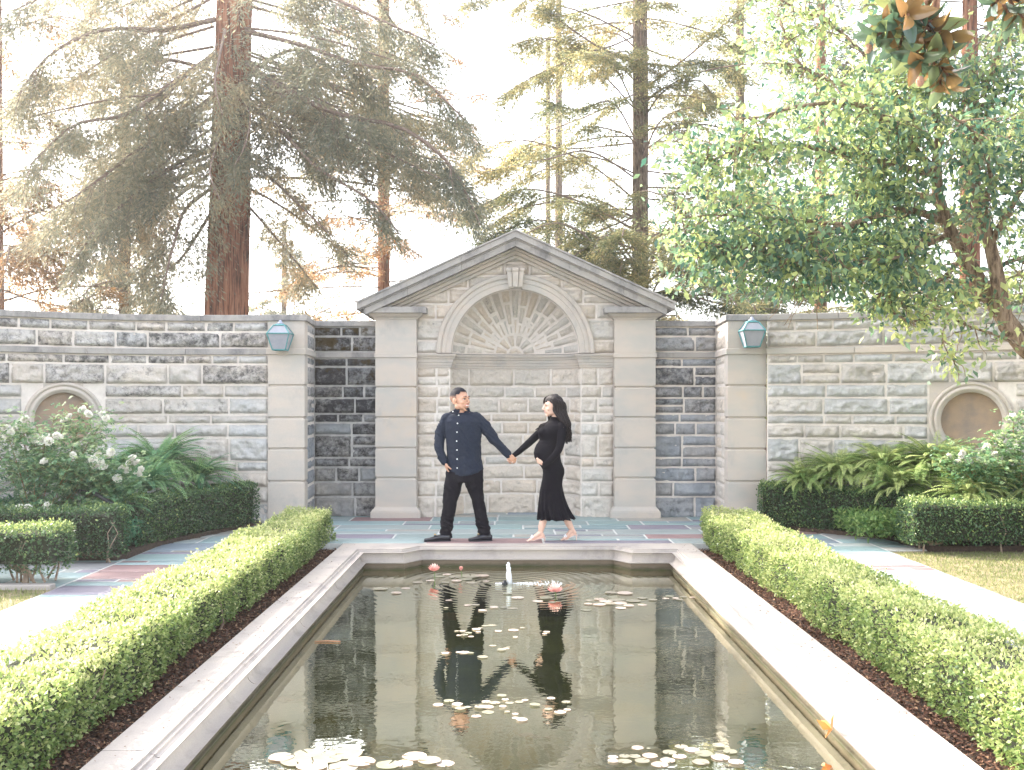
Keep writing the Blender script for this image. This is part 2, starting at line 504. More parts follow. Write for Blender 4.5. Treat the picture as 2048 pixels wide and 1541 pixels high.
LW = [(-3.185, 13.97), (-3.8, 14.0), (-4.5, 13.95), (-5.1, 13.82), (-5.65, 13.60), (-6.3, 13.2), (-7.1, 12.55), (-8.0, 11.6), (-8.8, 10.4)]
RW = [(3.42, 13.86), (4.2, 13.62), (5.0, 13.27), (5.6, 12.98), (6.16, 12.66), (6.9, 12.1), (7.7, 11.3), (8.5, 10.1)]
def stain_left(u, v):
    s = .02
    if v > 2.25: return random.uniform(.13, .235)
    if v > 1.85: return random.uniform(.08, .23) if random.random() < .8 else .02
    if v > 1.4: return random.uniform(.02, .16)
    return random.uniform(-.02, .11)
curved_wall(-1, LW, 'curved grey stone wall with black-stained upper courses behind the white roses', stain_left, 'rock_grey', 2.62, None)
curved_wall(1, RW, 'clean pale curved stone wall on the right behind the ferns', lambda u, v: random.uniform(-.1, .1), 'rock_pale', 2.47, None)

# ---- piers with lanterns
def pier(x0, x1, y, label):
    root = empty('stone_pier', ((x0+x1)/2, y, 0), label, 'pier')
    y1 = y+.22
    sh = square_stack(x0, x1, y, y1, rusticated(-.05, 2.258, [.573, 1.005, 1.418, 1.845])).build('shaft', M['ashlar'], root)
    square_stack(x0-.012, x1+.012, y-.012, y1, [(2.2585, 0), (2.264, .008), (2.33, .008), (2.338, 0)]).build('band', M['ashlar'], root)
    square_stack(x0, x1, y, y1, [(2.3385, 0), (2.703, 0)]).build('upper_block', M['ashlar'], root)
    square_stack(x0-.02, x1+.02, y-.02, y1+.02, [(2.7035, 0), (2.709, .012), (2.779, .012), (2.786, 0)]).build('cap', M['cornice'], root)
    return root
pier(-3.187, -2.70, 13.93, 'left smooth rusticated stone pier carrying a lantern, next to the black-stained bay')
pier(2.91, 3.42, 13.90, 'right smooth rusticated stone pier carrying a lantern, next to the dark grey bay')

# ---- recessed bays and their returns
def bay(x0, x1, side, label, mat, stain):
    root = empty('recessed_stone_wall', ((x0+x1)/2, 14.95, 0), label, 'wall')
    mp, Ls = path_mapper([(x0, 14.95), (x1, 14.95)])
    st = Stones()
    kw = dict(relief=.045, wmin=.26, wmax=.6, split=.3)
    lay_courses(st, UP, 0, Ls, mp, stain, **kw); lay_courses(st, LOW, 0, Ls, mp, stain, **kw)
    st.build('masonry', M[mat], root)
    sheet('mortar', M['mortar_grey'] if side < 0 else M['mortar'], root, 0, Ls, -.1, 2.72, mp, H=-.002, res=.3)
    mb = MB(); mb.box(x0-.3, x1+.3, 14.96, 15.4, -.1, 2.70); mb.box(*((x0-.42, x0-.03) if side < 0 else (x1+.03, x1+.42)), 14.14, 14.955, -.1, 2.70); mb.build('wall_core', M['mortar_grey'], root)
    band('coping', M['cornice'], root, mp, -.28 if side < 0 else -.12, Ls+(.12 if side < 0 else .28), solid_prof(-.46, .045, 2.703, 2.782), .5)
    band('string_course', M['cornice'], root, mp, 0, Ls, solid_prof(-.01, .035, 2.257, 2.335), .5)
    # return face running forward to the pier
    if side < 0: a, b = (-2.712, 14.15), (x0, 14.95)
    else: a, b = (x1, 14.95), (2.922, 14.12)
    mp2, L2 = path_mapper([a, b])
    st = Stones(); kw = dict(relief=.014, wmin=.3, wmax=.6, split=.1)
    rs = lambda u, v: stain(u, v)*.7
    lay_courses(st, UP, .02, L2-.02, mp2, rs, **kw); lay_courses(st, LOW, .02, L2-.02, mp2, rs, **kw)
    st.build('return_masonry', M['rock_slate'] if side < 0 else M['rock'], root)
    sheet('return_mortar', M['mortar'], root, 0, L2, -.1, 2.72, mp2, H=-.002, res=.3)
    band('return_coping', M['cornice'], root, mp2, .03, L2, solid_prof(-.14, .03, 2.7035, 2.7805), .5)
    band('return_string_course', M['ashlar'], root, mp2, .03, L2, solid_prof(-.01, .03, 2.2575, 2.3345), .5)
    return root
bay(-2.76, -1.84, -1, 'recessed bay of nearly black mossy stones left of the pedimented niche', 'rock_dark', lambda u, v: random.uniform(.17, .29) + (.03 if v > 1.2 else -.04) - (.2 if random.random() < .12 else 0))
bay(2.04, 2.968, 1, 'recessed bay of dark grey stones right of the pedimented niche', 'rock_slate', lambda u, v: (random.uniform(.12, .24) if v > 1.45 else random.uniform(-.02, .12)))

# ================================================================== PEDIMENTED NICHE
NR = empty('pedimented_niche', (CX, 14.9, 0), 'pale stone niche with pediment, round arch and shell fan behind the couple', 'monument')
A, B, ZS, YF = .925, .60, 2.328, 14.90     # niche half width, depth, springing height, wall face
R_OUT = 1.12
SL = .456                                  # slope of the raking cornice
def rake_z(dx, z0=3.80): return z0 - SL*np.abs(dx)
def face_mask(u, v):
    dx = u; r = np.hypot(dx, v-ZS)
    return ~((v > ZS) & (r < 1.0)) & ~((v <= ZS) & (np.abs(dx) < A+.002)) & (v < rake_z(dx, 3.82)) & (np.abs(dx) < 1.98)
def face_mp(u, v, h): return np.stack([CX+u, YF-h, v], 1)
st = Stones()
lev_t = [3.82, 3.60, 3.42, 3.24, 3.02, 2.80, 2.50, 2.312]
nos = lambda u, v: random.uniform(-.15, .1)
kw = dict(relief=.034, res=.02, edge=.03)
lay_courses(st, lev_t, -1.42, 1.42, face_mp, nos, wmin=.25, wmax=.55, split=.1, mask=face_mask, **kw)
low = [2.118] + LOW[1:]
low[1] = 2.118; low = low[1:]
for s in (-1, 1):
    a, b = (-1.40, -A) if s < 0 else (A, 1.40)
    lay_courses(st, low, a, b, face_mp, nos, wmin=.2, wmax=.34, split=.1, **kw)
# niche wall (half ellipse in plan)
ts = np.linspace(math.pi, 0, 241); ex = A*np.cos(ts); ey = B*np.sin(ts)**.8
se = np.concatenate([[0], np.cumsum(np.hypot(np.diff(ex), np.diff(ey)))]); LE = se[-1]
nxv = -np.gradient(ey, se); nyv = np.gradient(ex, se)      # inward normals of the hollow
def niche_mp(u, v, h):
    x = np.interp(u, se, ex); y = np.interp(u, se, ey); nx = np.interp(u, se, nxv); ny = np.interp(u, se, nyv)
    return np.stack([CX+x-nx*h*-1*-1, YF+y-ny*h, v], 1)
lay_courses(st, low, 0.005, LE-.005, niche_mp, nos, wmin=.3, wmax=.62, split=.1, **kw)
# shell fan: radial stones of the half dome
def dome_mp(u, v, h):
    """u = angle, v = radius in elevation"""
    r = np.minimum(v, A-.002); x = r*np.cos(u); z = r*np.sin(u)
    y = B*np.sqrt(np.maximum(0, 1-(r/A)**2))**.8
    nl = np.stack([x/A**2*.8, -np.maximum(y, .05)/B**2, z/A**2*.8], 1); nl = unit(-nl)
    nl = nl*np.array([1, 1, 1]); nl[:,1] = -np.abs(nl[:,1])
    return np.stack([CX+x+nl[:,0]*h*.5, YF+y+nl[:,1]*h, ZS+z+nl[:,2]*h*.5], 1)
class Fan(Stones): pass
def fan_cell(a0, a1, r0, r1):
    # a cell in (angle, radius): joints of constant width in metres
    rm = (r0+r1)/2; sc = rm
    def mpp(u, v, h): 
        ang = a0 + (a1-a0)*(u/((a1-a0)*sc)); 
        mid = (a0+a1)/2
        # keep the joint width constant: shift the angle toward the middle for small radii
        half = (a1-a0)/2; off = ang-mid
        k = np.clip((half-.006/np.maximum(v, .03))/max(half-.006/sc, .01), .2, 1.15)
        return dome_mp(mid+off*k, v, h)
    st.cell(0, (a1-a0)*sc, r0, r1, mpp, rnd_tint(.09,.05), random.uniform(-.12, .1), joint=.010, relief=.028, res=.02, edge=.025, wob=.002)
NW = 19
fan_cell(.02, math.pi-.02, .02, .11)
for k in range(6): fan_cell(math.pi*k/6, math.pi*(k+1)/6, .11, .30)
for k in range(NW):
    a0, a1 = math.pi*k/NW, math.pi*(k+1)/NW
    m = random.uniform(.48, .72)
    cuts = [.30, m, A-.005] if k % 2 else [.30, random.uniform(.42,.52), random.uniform(.66,.78), A-.005]
    for i in range(len(cuts)-1): fan_cell(a0, a1, cuts[i], cuts[i+1])
st.build('masonry', M['rock'], NR)
# mortar beds
mA = lambda u, v: face_mask(u, v)
sheet('mortar', M['mortar'], NR, -1.97, 1.97, ZS, 3.9, face_mp, H=-.003, res=.022, mask=mA)
for q in ((-1.97, -A+.001), (A-.001, 1.97)): sheet('flank_mortar', M['mortar'], NR, q[0], q[1], -.1, ZS, face_mp, H=-.003, res=.3)
sheet('niche_mortar', M['mortar'], NR, 0, LE, -.1, 2.32, niche_mp, H=-.003, res=.04)
def dome_plain(u, v, h): return dome_mp(u, v, h)
sheet('fan_mortar', M['mortar'], NR, 0, math.pi, .001, A-.003, dome_plain, H=-.002, res=.02)
mb = MB()
mb.add([(CX-1.98, 15.56, -.1), (CX+1.98, 15.56, -.1), (CX+1.98, 15.56, 2.95), (CX, 15.56, 3.84), (CX-1.98, 15.56, 2.95)], [(4,3,2,1,0)])
mb.box(CX-1.98, CX-A-.01, 14.93, 15.55, -.1, 2.93); mb.box(CX+A+.01, CX+1.98, 14.93, 15.55, -.1, 2.93)
mb.build('wall_core', M['mortar_grey'], NR)

# pilasters
for s in (-1, 1):
    xa, xb = (CX-1.969, CX-1.392) if s < 0 else (CX+1.392, CX+1.969)
    ya, yb = 14.75, 15.3
    p = square_stack(xa, xb, ya, yb, rusticated(.158, 2.252, [.56, .98, 1.41, 1.835])).build('pilaster', M['ashlar'], NR)
    square_stack(xa, xb, ya, yb, [(-.02, .062), (.085, .062), (.0885, .052), (.10, .052), (.118, .040), (.135, .020), (.157, .004)]).build('base', M['ashlar'], p)
    square_stack(xa, xb, ya, yb, [(2.2525, .0), (2.256, .014), (2.312, .014), (2.316, 0)]).build('band', M['ashlar'], p)
    square_stack(xa, xb, ya, yb, [(2.3165, 0), (2.79, 0)]).build('upper_block', M['ashlar'], p)
    square_stack(xa, xb, ya, yb, [(2.7905, 0), (2.794, .016), (2.806, .018), (2.815, .03), (2.835, .07), (2.862, .09), (2.868, .09)]).build('capital', M['ashlar'], p)
    square_stack(xa, xb, ya, yb, [(2.8685, .12), (2.873, .148), (2.945, .150), (2.956, .135)]).build('abacus', M['cornice'], p)

# archivolt: moulded ring
mb = MB(); prof = [(.905,-.02),(.905,.05),(.915,.056),(.985,.056),(.99,.066),(1.035,.068),(1.042,.058),(1.052,.060),(1.06,.078),(1.10,.084),(1.115,.078),(1.122,.06),(1.122,-.02)]
n = 90
for (g0, g1) in ((0, .2215), (.222, .5-.028), (.5+.028, .778), (.7785, 1)):
    rs = []
    for i in range(int(n*(g1-g0))+2):
        a = math.pi*(g0+(g1-g0)*i/(int(n*(g1-g0))+1))
        rs.append([(CX+r*math.cos(a), YF-h, ZS-.005+r*math.sin(a)) for r, h in prof])
    mb.rings(rs)
mb.build('archivolt', M['ashlar'], NR, bevel=0)
# keystone
mb = MB()
z0, z1 = 3.235, 3.515
for (xa, xb, yy) in ((-1.0, -.42, .13), (-.36, .36, .15), (.42, 1.0, .13)):
    rs = []
    for z, k, p in ((z0, .098, -.03), (z0+.015, .099, 0), (z1-.06, .122, .02), (z1-.035, .130, .035), (z1, .132, .035)):
        rs.append([(CX+xa*k, YF-.0, z), (CX+xa*k, YF-yy-p, z), (CX+xb*k, YF-yy-p, z), (CX+xb*k, YF, z)])
    mb.rings(rs)
mb.box(CX-.094, CX+.094, YF-.118, YF-.001, z0+.004, z1-.05)
mb.build('keystone', M['ashlar'], NR, bevel=.005)
# impost moulding: flanks and round the niche
ip = [(-.01,2.118),(.018,2.119),(.020,2.150),(.030,2.154),(.032,2.188),(.042,2.193),(.046,2.235),(.060,2.243),(.066,2.262),(.086,2.285),(.090,2.305),(.084,2.309),(-.01,2.309)]
Cp = np.concatenate([[(-1.39, 0.0)], np.stack([ex[:], ey[:]], 1)[::4], [(1.39, 0.0)]])
def imp_rings(pts, m):
    rs = []
    for i in range(len(pts)):
        p = pts[i]; a = pts[i]-pts[max(i-1,0)]; b = pts[min(i+1,len(pts)-1)]-pts[i]
        ta = unit(a[None])[0] if np.hypot(*a) > 1e-6 else unit(b[None])[0]; tb = unit(b[None])[0] if np.hypot(*b) > 1e-6 else ta
        t = unit((ta+tb)[None])[0]; nn = np.array([t[1], -t[0]]); k = 1/max(.55, float(np.dot(nn, [ta[1], -ta[0]])))
        rs.append([(CX+p[0]+nn[0]*h*k, YF+p[1]+nn[1]*h*k, z) for h, z in ip])
    m.rings(rs)
mb = MB(); imp_rings(Cp, mb); mb.build('impost_moulding', M['ashlar'], NR)
# raking cornices
def rake(name, zc, dn, up, y0, y1, half, mat, zb=None):
    """band parallel to the slope, between offsets dn and up (vertical) from the line z = zc - SL*|x|"""
    mb = MB()
    for s in (-1, 1):
        segs = [(0, .75), (.752, 1.5), (1.502, half)]
        for (a, b) in segs:
            V = []
            for xx in (a, b):
                for yy in (y0, y1):
                    for o in (dn, up): V.append((CX+s*xx, yy, zc-SL*xx+o))
            f = [(0,1,5,4),(2,6,7,3),(0,4,6,2),(1,3,7,5),(0,2,3,1),(4,5,7,6)]
            if s < 0: f = [tuple(reversed(q)) for q in f]
            mb.add(V, f)
    return mb.build(name, mat, NR, bevel=.004)
ZT = 4.016
rake('cornice_gutter', ZT, -.108, -.02, 14.52, 15.62, 2.205, M['cornice'])
rake('cornice_fillet', ZT, -.128, -.1085, 14.555, 15.6, 2.185, M['cornice'])
rake('cornice_corona', ZT, -.222, -.1285, 14.575, 15.6, 2.10, M['cornice'])
rake('cornice_soffit', ZT, -.255, -.2225, 14.70, 15.6, 1.96, M['ashlar'])
rake('bed_moulding', ZT, -.305, -.2555, 14.775, 15.3, 1.86, M['ashlar'])
rake('frieze_moulding', ZT, -.355, -.3055, 14.83, 15.3, 1.75, M['ashlar'])
mb = MB()
mb.add([(CX-2.20,14.50,ZT-SL*2.20-.02),(CX,14.50,ZT-.018),(CX+2.20,14.50,ZT-SL*2.20-.02),(CX+2.20,15.64,ZT-SL*2.20-.02),(CX,15.64,ZT-.018),(CX-2.20,15.64,ZT-SL*2.20-.02),
        (CX-2.22,14.50,ZT-SL*2.20-.002),(CX,14.50,ZT+.004),(CX+2.22,14.50,ZT-SL*2.20-.002),(CX+2.22,15.64,ZT-SL*2.20-.002),(CX,15.64,ZT+.004),(CX-2.22,15.64,ZT-SL*2.20-.002)],
       [(0,1,7,6),(1,2,8,7),(2,3,9,8),(3,4,10,9),(4,5,11,10),(5,0,6,11),(6,7,10,11),(7,8,9,10),(0,5,4,1),(1,4,3,2)])
mb.build('roof_slab', M['cornice'], NR)

# ================================================================== LANTERNS
M['verdigris'] = simple('verdigris_copper', (.10,.29,.29), .6, (.07,.21,.22), 30, .3, 90, metal=.2)
M['glass_frost'] = simple('frosted_lantern_glass', (.32,.32,.36), .4, (.27,.28,.32), 10)
M['cap_metal'] = simple('grey_lantern_cap', (.30,.32,.42), .6)
def lantern(cx, y, zc, label):
    root = empty('wall_lantern', (cx, y, zc), label, 'lantern', group=None)
    cy = y-.17
    lv = [(.155, .072), (.045, .145), (-.165, .085)]
    def ringp(z, h): return [Vector((cx-h, cy-h, zc+z)), Vector((cx+h, cy-h, zc+z)), Vector((cx+h, cy+h, zc+z)), Vector((cx-h, cy+h, zc+z))]
    rg = [ringp(z, h) for z, h in lv]
    mb = MB()
    for i in range(3):
        for k in range(4): mb.tube([rg[i][k], rg[i][(k+1) % 4]], .0095, 6)
    for i in range(2):
        for k in range(4): mb.tube([rg[i][k], rg[i+1][k]], .0085, 6)
    mb.rings([ringp(.150, .074), ringp(.175, .05)])
    mb.rings([ringp(-.176, .080), ringp(-.166, .086)])
    f = mb.build('frame', M['verdigris'], root)
    mb = MB()
    for i in range(2):
        for k in range(4):
            a = rg[i][k]; b = rg[i][(k+1)%4]; c = rg[i+1][(k+1)%4]; d = rg[i+1][k]
            ctr = (a+b+c+d)/4; q = [p + (ctr-p)*.06 + (Vector((cx,cy,ctr.z))-ctr)*.03 for p in (a,b,c,d)]
            mb.add(q, [(0,1,2,3)])
    mb.build('glass', M['glass_frost'], root)
    mb = MB(); mb.lathe([(.001,.228),(.018,.222),(.022,.205),(.03,.195),(.045,.188),(.048,.174),(.001,.172)], (cx, cy, zc), (0,0,1), 16)
    mb.build('finial', M['cap_metal'], root, smooth=True)
    mb = MB(); mb.box(cx-.03, cx+.03, cy+.10, y+.003, zc+.01, zc+.06); mb.box(cx-.05, cx+.05, y-.022, y+.003, zc-.06, zc+.12)
    mb.build('bracket', M['verdigris'], root, bevel=.004)
lantern(-2.985, 13.93, 2.475, 'teal copper wall lantern on the left pier beside the black-stained bay')
lantern(3.19, 13.90, 2.515, 'teal copper wall lantern on the right pier in front of the pale wall')
# ================================================================== GROUND, FLAGS, POOL
RXO, RXI = 2.0, 1.62            # half widths of the coping, outside and inside
YB, YN = 12.10, 1.30            # far and near outer edge of the coping
m, nt, b = new_mat('soil'); M['soil'] = m
t = tex(nt, 30, 8, .7); r = ramp(nt, t.outputs[0], [(.3, (.03,.02,.014)), (.55, (.07,.045,.032)), (.75, (.13,.085,.06))])
nt.links.new(r.outputs[0], b.inputs['Base Color']); b.inputs['Roughness'].default_value = 1; bump(nt, b, t.outputs[0], .8, .02)
m, nt, b = new_mat('lawn_turf'); M['turf'] = m
t = tex(nt, 5, 8, .7); r = ramp(nt, t.outputs[0], [(.35, (.12,.12,.05)), (.52, (.22,.18,.10)), (.7, (.34,.26,.16))])
nt.links.new(r.outputs[0], b.inputs['Base Color']); b.inputs['Roughness'].default_value = 1; t2 = tex(nt, 70, 5); bump(nt, b, t2.outputs[0], .8, .02)

def flat(name, mat, xs, ys, zf, kind='structure', skip=None):
    XX, YY = np.meshgrid(xs, ys); Z = zf(XX, YY)
    Fc = grid_idx(len(xs), len(ys))
    V = np.stack([XX.ravel(), YY.ravel(), Z.ravel()], 1)
    if skip is not None:
        c = V[Fc].mean(1); Fc = Fc[~skip(c[:,0], c[:,1])]
    o = link(name, np_mesh(name, V, Fc, mat, smooth=True)); o['kind'] = kind; return o
xs = [-600,-150,-40,-14,-6,-4,CX-1.9,CX+1.9,4,6,14,40,150,600]; ys = [-150,-30,-6,YN+.1,6,9,YB-.1,13,16,20,30,60,150,600]
flat('ground', M['soil'], xs, ys, lambda x, y: np.full_like(x, -.11), skip=lambda x, y: (abs(x-CX) < 1.9) & (y > YN+.1) & (y < YB-.1))
# mulch with a little unevenness between coping and hedge
for s in (-1, 1):
    a, bb = (CX-2.75, CX-1.97) if s < 0 else (CX+1.97, CX+2.75)
    flat('mulch_bed', M['soil'], np.linspace(a, bb, 14), np.linspace(1.5, 12.1, 120), lambda x, y: -.085 + .02*fbm(x*3, y*3, seed=4))
# lawns
def lawnz(x, y): return -.012 + .012*fbm(x*.8, y*.8, seed=9)
flat('lawn', M['turf'], np.linspace(CX+4.06, 13, 60), np.linspace(1, 11.6, 70), lawnz)
flat('lawn', M['turf'], np.linspace(-13, CX-4.06, 60), np.linspace(1, 9.2, 60), lawnz)
# raised planting beds behind the box hedges
def bed(side, poly):
    mb = MB(); n = len(poly)
    mb.add([(x, y, .05) for x, y in poly] + [(x, y, -.12) for x, y in poly], [tuple(range(n))] + [(i, i+n, (i+1) % n + n, (i+1) % n) for i in range(n)])
    o = mb.build('bed_soil', M['soil']); o['kind'] = 'structure'
bed(-1, [(-3.25, 14.02), (-3.40, 13.6), (-3.62, 12.9), (-3.98, 11.75), (-4.0, 10.75), (-12, 10.7), (-12, 13), (-6, 14.3)])
bed(1, [(3.25, 14.0), (3.72, 13.15), (4.45, 12.45), (4.62, 11.5), (12, 11.5), (12, 13), (6, 14.0)])

# --- flagstones
m, nt, b = new_mat('slate_flags'); M['flags'] = m
a = node(nt, 'ShaderNodeAttribute'); a.attribute_name = 'sc'
t = tex(nt, 3.5, 8, .7, stretch=(1, 2.5, 1)); r = ramp(nt, t.outputs[0], [(.3, (.78,.80,.80)), (.5, (1,1,1)), (.72, (1.12,1.06,1.0))])
c = mix(nt, 1.0, a.outputs['Color'], r.outputs[0], 'MULTIPLY')
t2 = tex(nt, 9, 9, .75, stretch=(1, 3.5, 1)); st2 = ramp(nt, t2.outputs[0], [(.60, 0.0), (.70, .5)]); c = mix(nt, st2.outputs[0], c, (.48,.52,.52))
nt.links.new(c, b.inputs['Base Color']); b.inputs['Roughness'].default_value = .55; b.inputs['Specular IOR Level'].default_value = .4
t3 = tex(nt, 25, 8); bump(nt, b, t3.outputs[0], .35, .01)
FC = [(.24,.24,.245),(.30,.285,.26),(.21,.285,.30),(.22,.30,.30),(.24,.30,.30),(.20,.24,.28),(.28,.32,.32),(.32,.34,.33),(.20,.18,.22),(.24,.155,.155),(.23,.31,.32),(.21,.21,.25),(.26,.29,.29)]
def flag_rows(st, x0, x1, y0, y1, hs=(.26,.52), ws=(.6,1.5)):
    y = y0
    while y < y1-1e-3:
        h = random.uniform(*hs)
        if y1-(y+h) < .15: h = y1-y
        x = x0
        while x < x1-1e-3:
            w = random.uniform(*ws)
            if x1-(x+w) < .3: w = x1-x
            def one(a0, a1, b0, b1):
                c = random.choice(FC); k = random.uniform(.88, 1.12)
                st.cell(a0, a1, b0, b1, lambda u, v, hh: np.stack([u, v, hh*.35+.002], 1), tuple(q*k for q in c), 0, joint=.012, relief=.006, res=.07, edge=.012, wob=.009)
            if random.random() < .28 and h > .24:
                m_ = y + h*random.choice([.4, .6]); one(x, x+w, y, m_)
                xm = x + w*random.uniform(.35, .65); one(x, xm, m_, y+h); one(xm, x+w, m_, y+h)
            else: one(x, x+w, y, y+h)
            x += w
        y += h
M['joint'] = simple('flag_joint_mortar', (.60,.60,.58), .9, (.50,.50,.48), 20, .3, 90)
def slab(name, x0, x1, y0, y1, z=-.004):
    mb = MB(); mb.box(x0, x1, y0, y1, -.12, z); return mb
# terrace in front of the niche
st = Stones(); flag_rows(st, -3.6, 3.85, YB+.005, 15.55)
to = link('terrace', np_mesh('terrace', np.concatenate(st.V), np.concatenate(st.Fc), M['flags'], cols={'sc': np.concatenate(st.C)}, smooth=True)); to['kind'] = 'structure'
tj = slab('t', -3.6, 3.85, YB+.005, 15.56).build('terrace_joints', M['joint']); tj['kind'] = 'structure'
st = Stones()
flag_rows(st, CX-4.06, CX-2.62, 1.0, YB, ws=(.45, .95)); flag_rows(st, CX+2.62, CX+4.06, 1.0, YB, ws=(.45, .95))
flag_rows(st, CX-4.9, CX-3.71, YB+.005, 14.2); flag_rows(st, 3.86, 4.6, YB+.005, 13.3)
flag_rows(st, -5.2, CX-4.065, 9.25, 10.9); flag_rows(st, CX+4.065, 5.0, 11.55, YB)
po = link('path', np_mesh('path', np.concatenate(st.V), np.concatenate(st.Fc), M['flags'], cols={'sc': np.concatenate(st.C)}, smooth=True)); po['kind'] = 'structure'
mb = MB()
for q in ((CX-4.06, CX-2.62, 1.0, YB), (CX+2.62, CX+4.06, 1.0, YB), (CX-4.9, CX-3.71, YB+.005, 14.2), (3.86, 4.6, YB+.005, 13.3), (-5.2, CX-4.065, 9.25, 10.9), (CX+4.065, 5.0, 11.55, YB)):
    mb.box(q[0], q[1], q[2], q[3], -.12, -.004)
pj = mb.build('path_joints', M['joint']); pj['kind'] = 'structure'
# low stone kerb beside the front left hedge
kb = MB(); kb.box(-7.5, -3.98, 9.13, 9.245, -.12, .035)
kb = kb.build('kerb', M['coping'], bevel=.01); kb['kind'] = 'structure'

# --- pool
POOL = empty('reflecting_pool', (CX, 6.7, 0), 'long rectangular lily pool with a cream stone coping and dark basin', 'pool')
INN = [(-1.62, YN+.38), (-1.62, 11.49), (-1.17, 11.49), (-1.08, 11.58), (-1.08, 11.70), (1.08+.0, 11.70), (1.08, 11.58), (1.17, 11.49), (1.62, 11.49), (1.62, YN+.38)]
INN = [(-1.62, YN+.38), (-1.62, 11.46), (-1.20, 11.46), (-1.03, 11.72), (1.03, 11.72), (1.20, 11.46), (1.62, 11.46), (1.62, YN+.38)]
def offs(poly, h, closed=True):
    out = []; n = len(poly)
    for i in range(n):
        p = np.array(poly[i]); a = unit((p-np.array(poly[i-1]))[None])[0]; bq = unit((np.array(poly[(i+1) % n])-p)[None])[0]
        na = np.array([-a[1], a[0]]); nb = np.array([-bq[1], bq[0]]); nn = unit((na+nb)[None])[0]
        out.append(p + nn*h/max(.4, float(nn @ na)))
    return out     # positive h moves outward (left of travel)
prof = [(.155, 0.0), (.153, -.014), (.134, -.016), (.130, -.028), (.112, -.036)] + [(.055+.060*math.cos(t), -.082+.056*math.sin(t)) for t in np.linspace(R(72), R(-105), 12)] + [(.075, -.150)]
# split in stones with fine joints
def coping_sweep():
    mb = MB(); n = len(INN)
    rings_ = []
    for h, z in prof: rings_.append([(CX+p[0], p[1], z) for p in offs(INN, h-.0)])
    for i in range(n):
        j = (i+1) % n
        L = math.hypot(INN[j][0]-INN[i][0], INN[j][1]-INN[i][1])
        k = max(1, round(L/1.75)); 
        for q in range(k):
            t0 = q/k + (.003/L if q else 0); t1 = (q+1)/k - (.003/L if q < k-1 else 0)
            ra = [tuple(Vector(r[i]).lerp(Vector(r[j]), t0)) for r in rings_]; rb = [tuple(Vector(r[i]).lerp(Vector(r[j]), t1)) for r in rings_]
            nn = len(ra); mb.add(ra+rb, [(a, a+nn, a+nn+1, a+1) for a in range(nn-1)])
    return mb
cs = coping_sweep(); co = cs.build('coping_moulding', M['coping'], POOL, smooth=True); co.data.set_sharp_from_angle(angle=R(28))
# flat top: between outer rectangle and the moulding line
mb = MB()
inn = [(CX+p[0], p[1]) for p in offs(INN, .155)]
xo0, xo1 = CX-RXO, CX+RXO
def top(poly, z=0.0):
    n = len(poly)
    mb.add([(x, y, z) for x, y in poly]+[(x, y, -.14) for x, y in poly], [tuple(range(n-1, -1, -1))]+[(i, (i+1)%n, (i+1)%n+n, i+n) for i in range(n)])
I = inn
def segs(a, b, n, g=.003):
    return [(a+(b-a)*i/n+(g if i else 0), a+(b-a)*(i+1)/n-(g if i < n-1 else 0)) for i in range(n)]
for (ya, yb_) in segs(YN, YB, 6):
    top([(xo0, ya), (xo0, yb_), (I[0][0], min(yb_, YB)), (I[0][0], ya)] if yb_ < YB-.01 else [(xo0, ya), (xo0, YB), (I[1][0]+.0, I[1][1]+.0), (I[1][0], ya)])
    top([(xo1, ya), (I[7][0], ya), (I[7][0], yb_), (xo1, yb_)] if yb_ < YB-.01 else [(xo1, ya), (I[6][0], ya), (I[6][0], I[6][1]), (xo1, YB)])
top([(xo0+.0014, YB), (I[3][0]-.05, YB), (I[3][0]-.05+.05, I[3][1]), (I[2][0], I[2][1]), (I[1][0]+.0014, I[1][1])])
top([(xo1-.0014, YB), (I[6][0]-.0014, I[6][1]), (I[5][0], I[5][1]), (I[4][0], I[4][1]), (I[4][0]+.05, YB)])
xm = .165
top([(I[3][0]-.047, YB), (xm-.0014, YB), (xm-.0014, I[3][1]), (I[3][0]+.003, I[3][1])])
top([(xm+.0014, YB), (I[4][0]+.047, YB), (I[4][0]-.003, I[4][1]), (xm+.0014, I[4][1])])
top([(I[0][0], YN), (I[0][0], I[0][1]), (I[7][0], I[0][1]), (I[7][0], YN)])
mb.build('coping_top', M['coping'], POOL)
# basin
m, nt, b = new_mat('algae_basin_stone'); M['basin'] = m
g = node(nt, 'ShaderNodeNewGeometry'); sp = node(nt, 'ShaderNodeSeparateXYZ'); nt.links.new(g.outputs['Position'], sp.inputs[0])
t = tex(nt, 8, 8, .7, stretch=(1,1,3)); mr = node(nt, 'ShaderNodeMapRange'); mr.inputs[1].default_value = -.26; mr.inputs[2].default_value = -.13
nt.links.new(sp.outputs[2], mr.inputs[0]); ad = node(nt, 'ShaderNodeMath', operation='MULTIPLY_ADD'); nt.links.new(t.outputs[0], ad.inputs[0]); ad.inputs[1].default_value = .7
nt.links.new(mr.outputs[0], ad.inputs[2])
r = ramp(nt, ad.outputs[0], [(.3, (.020,.022,.010)), (.6, (.05,.055,.016)), (.8, (.085,.07,.04)), (1.0, (.16,.12,.085))])
nt.links.new(r.outputs[0], b.inputs['Base Color']); b.inputs['Roughness'].default_value = .8; bump(nt, b, t.outputs[0], .4, .01)
m, nt, b = new_mat('algae_pool_floor'); M['floor'] = m
t = tex(nt, 1.3, 8, .6); r = ramp(nt, t.outputs[0], [(.35, (.035,.04,.01)), (.52, (.10,.11,.02)), (.68, (.22,.22,.05))])
nt.links.new(r.outputs[0], b.inputs['Base Color']); b.inputs['Roughness'].default_value = 1
IW = offs(INN, .085)
mb = MB(); n = len(IW)
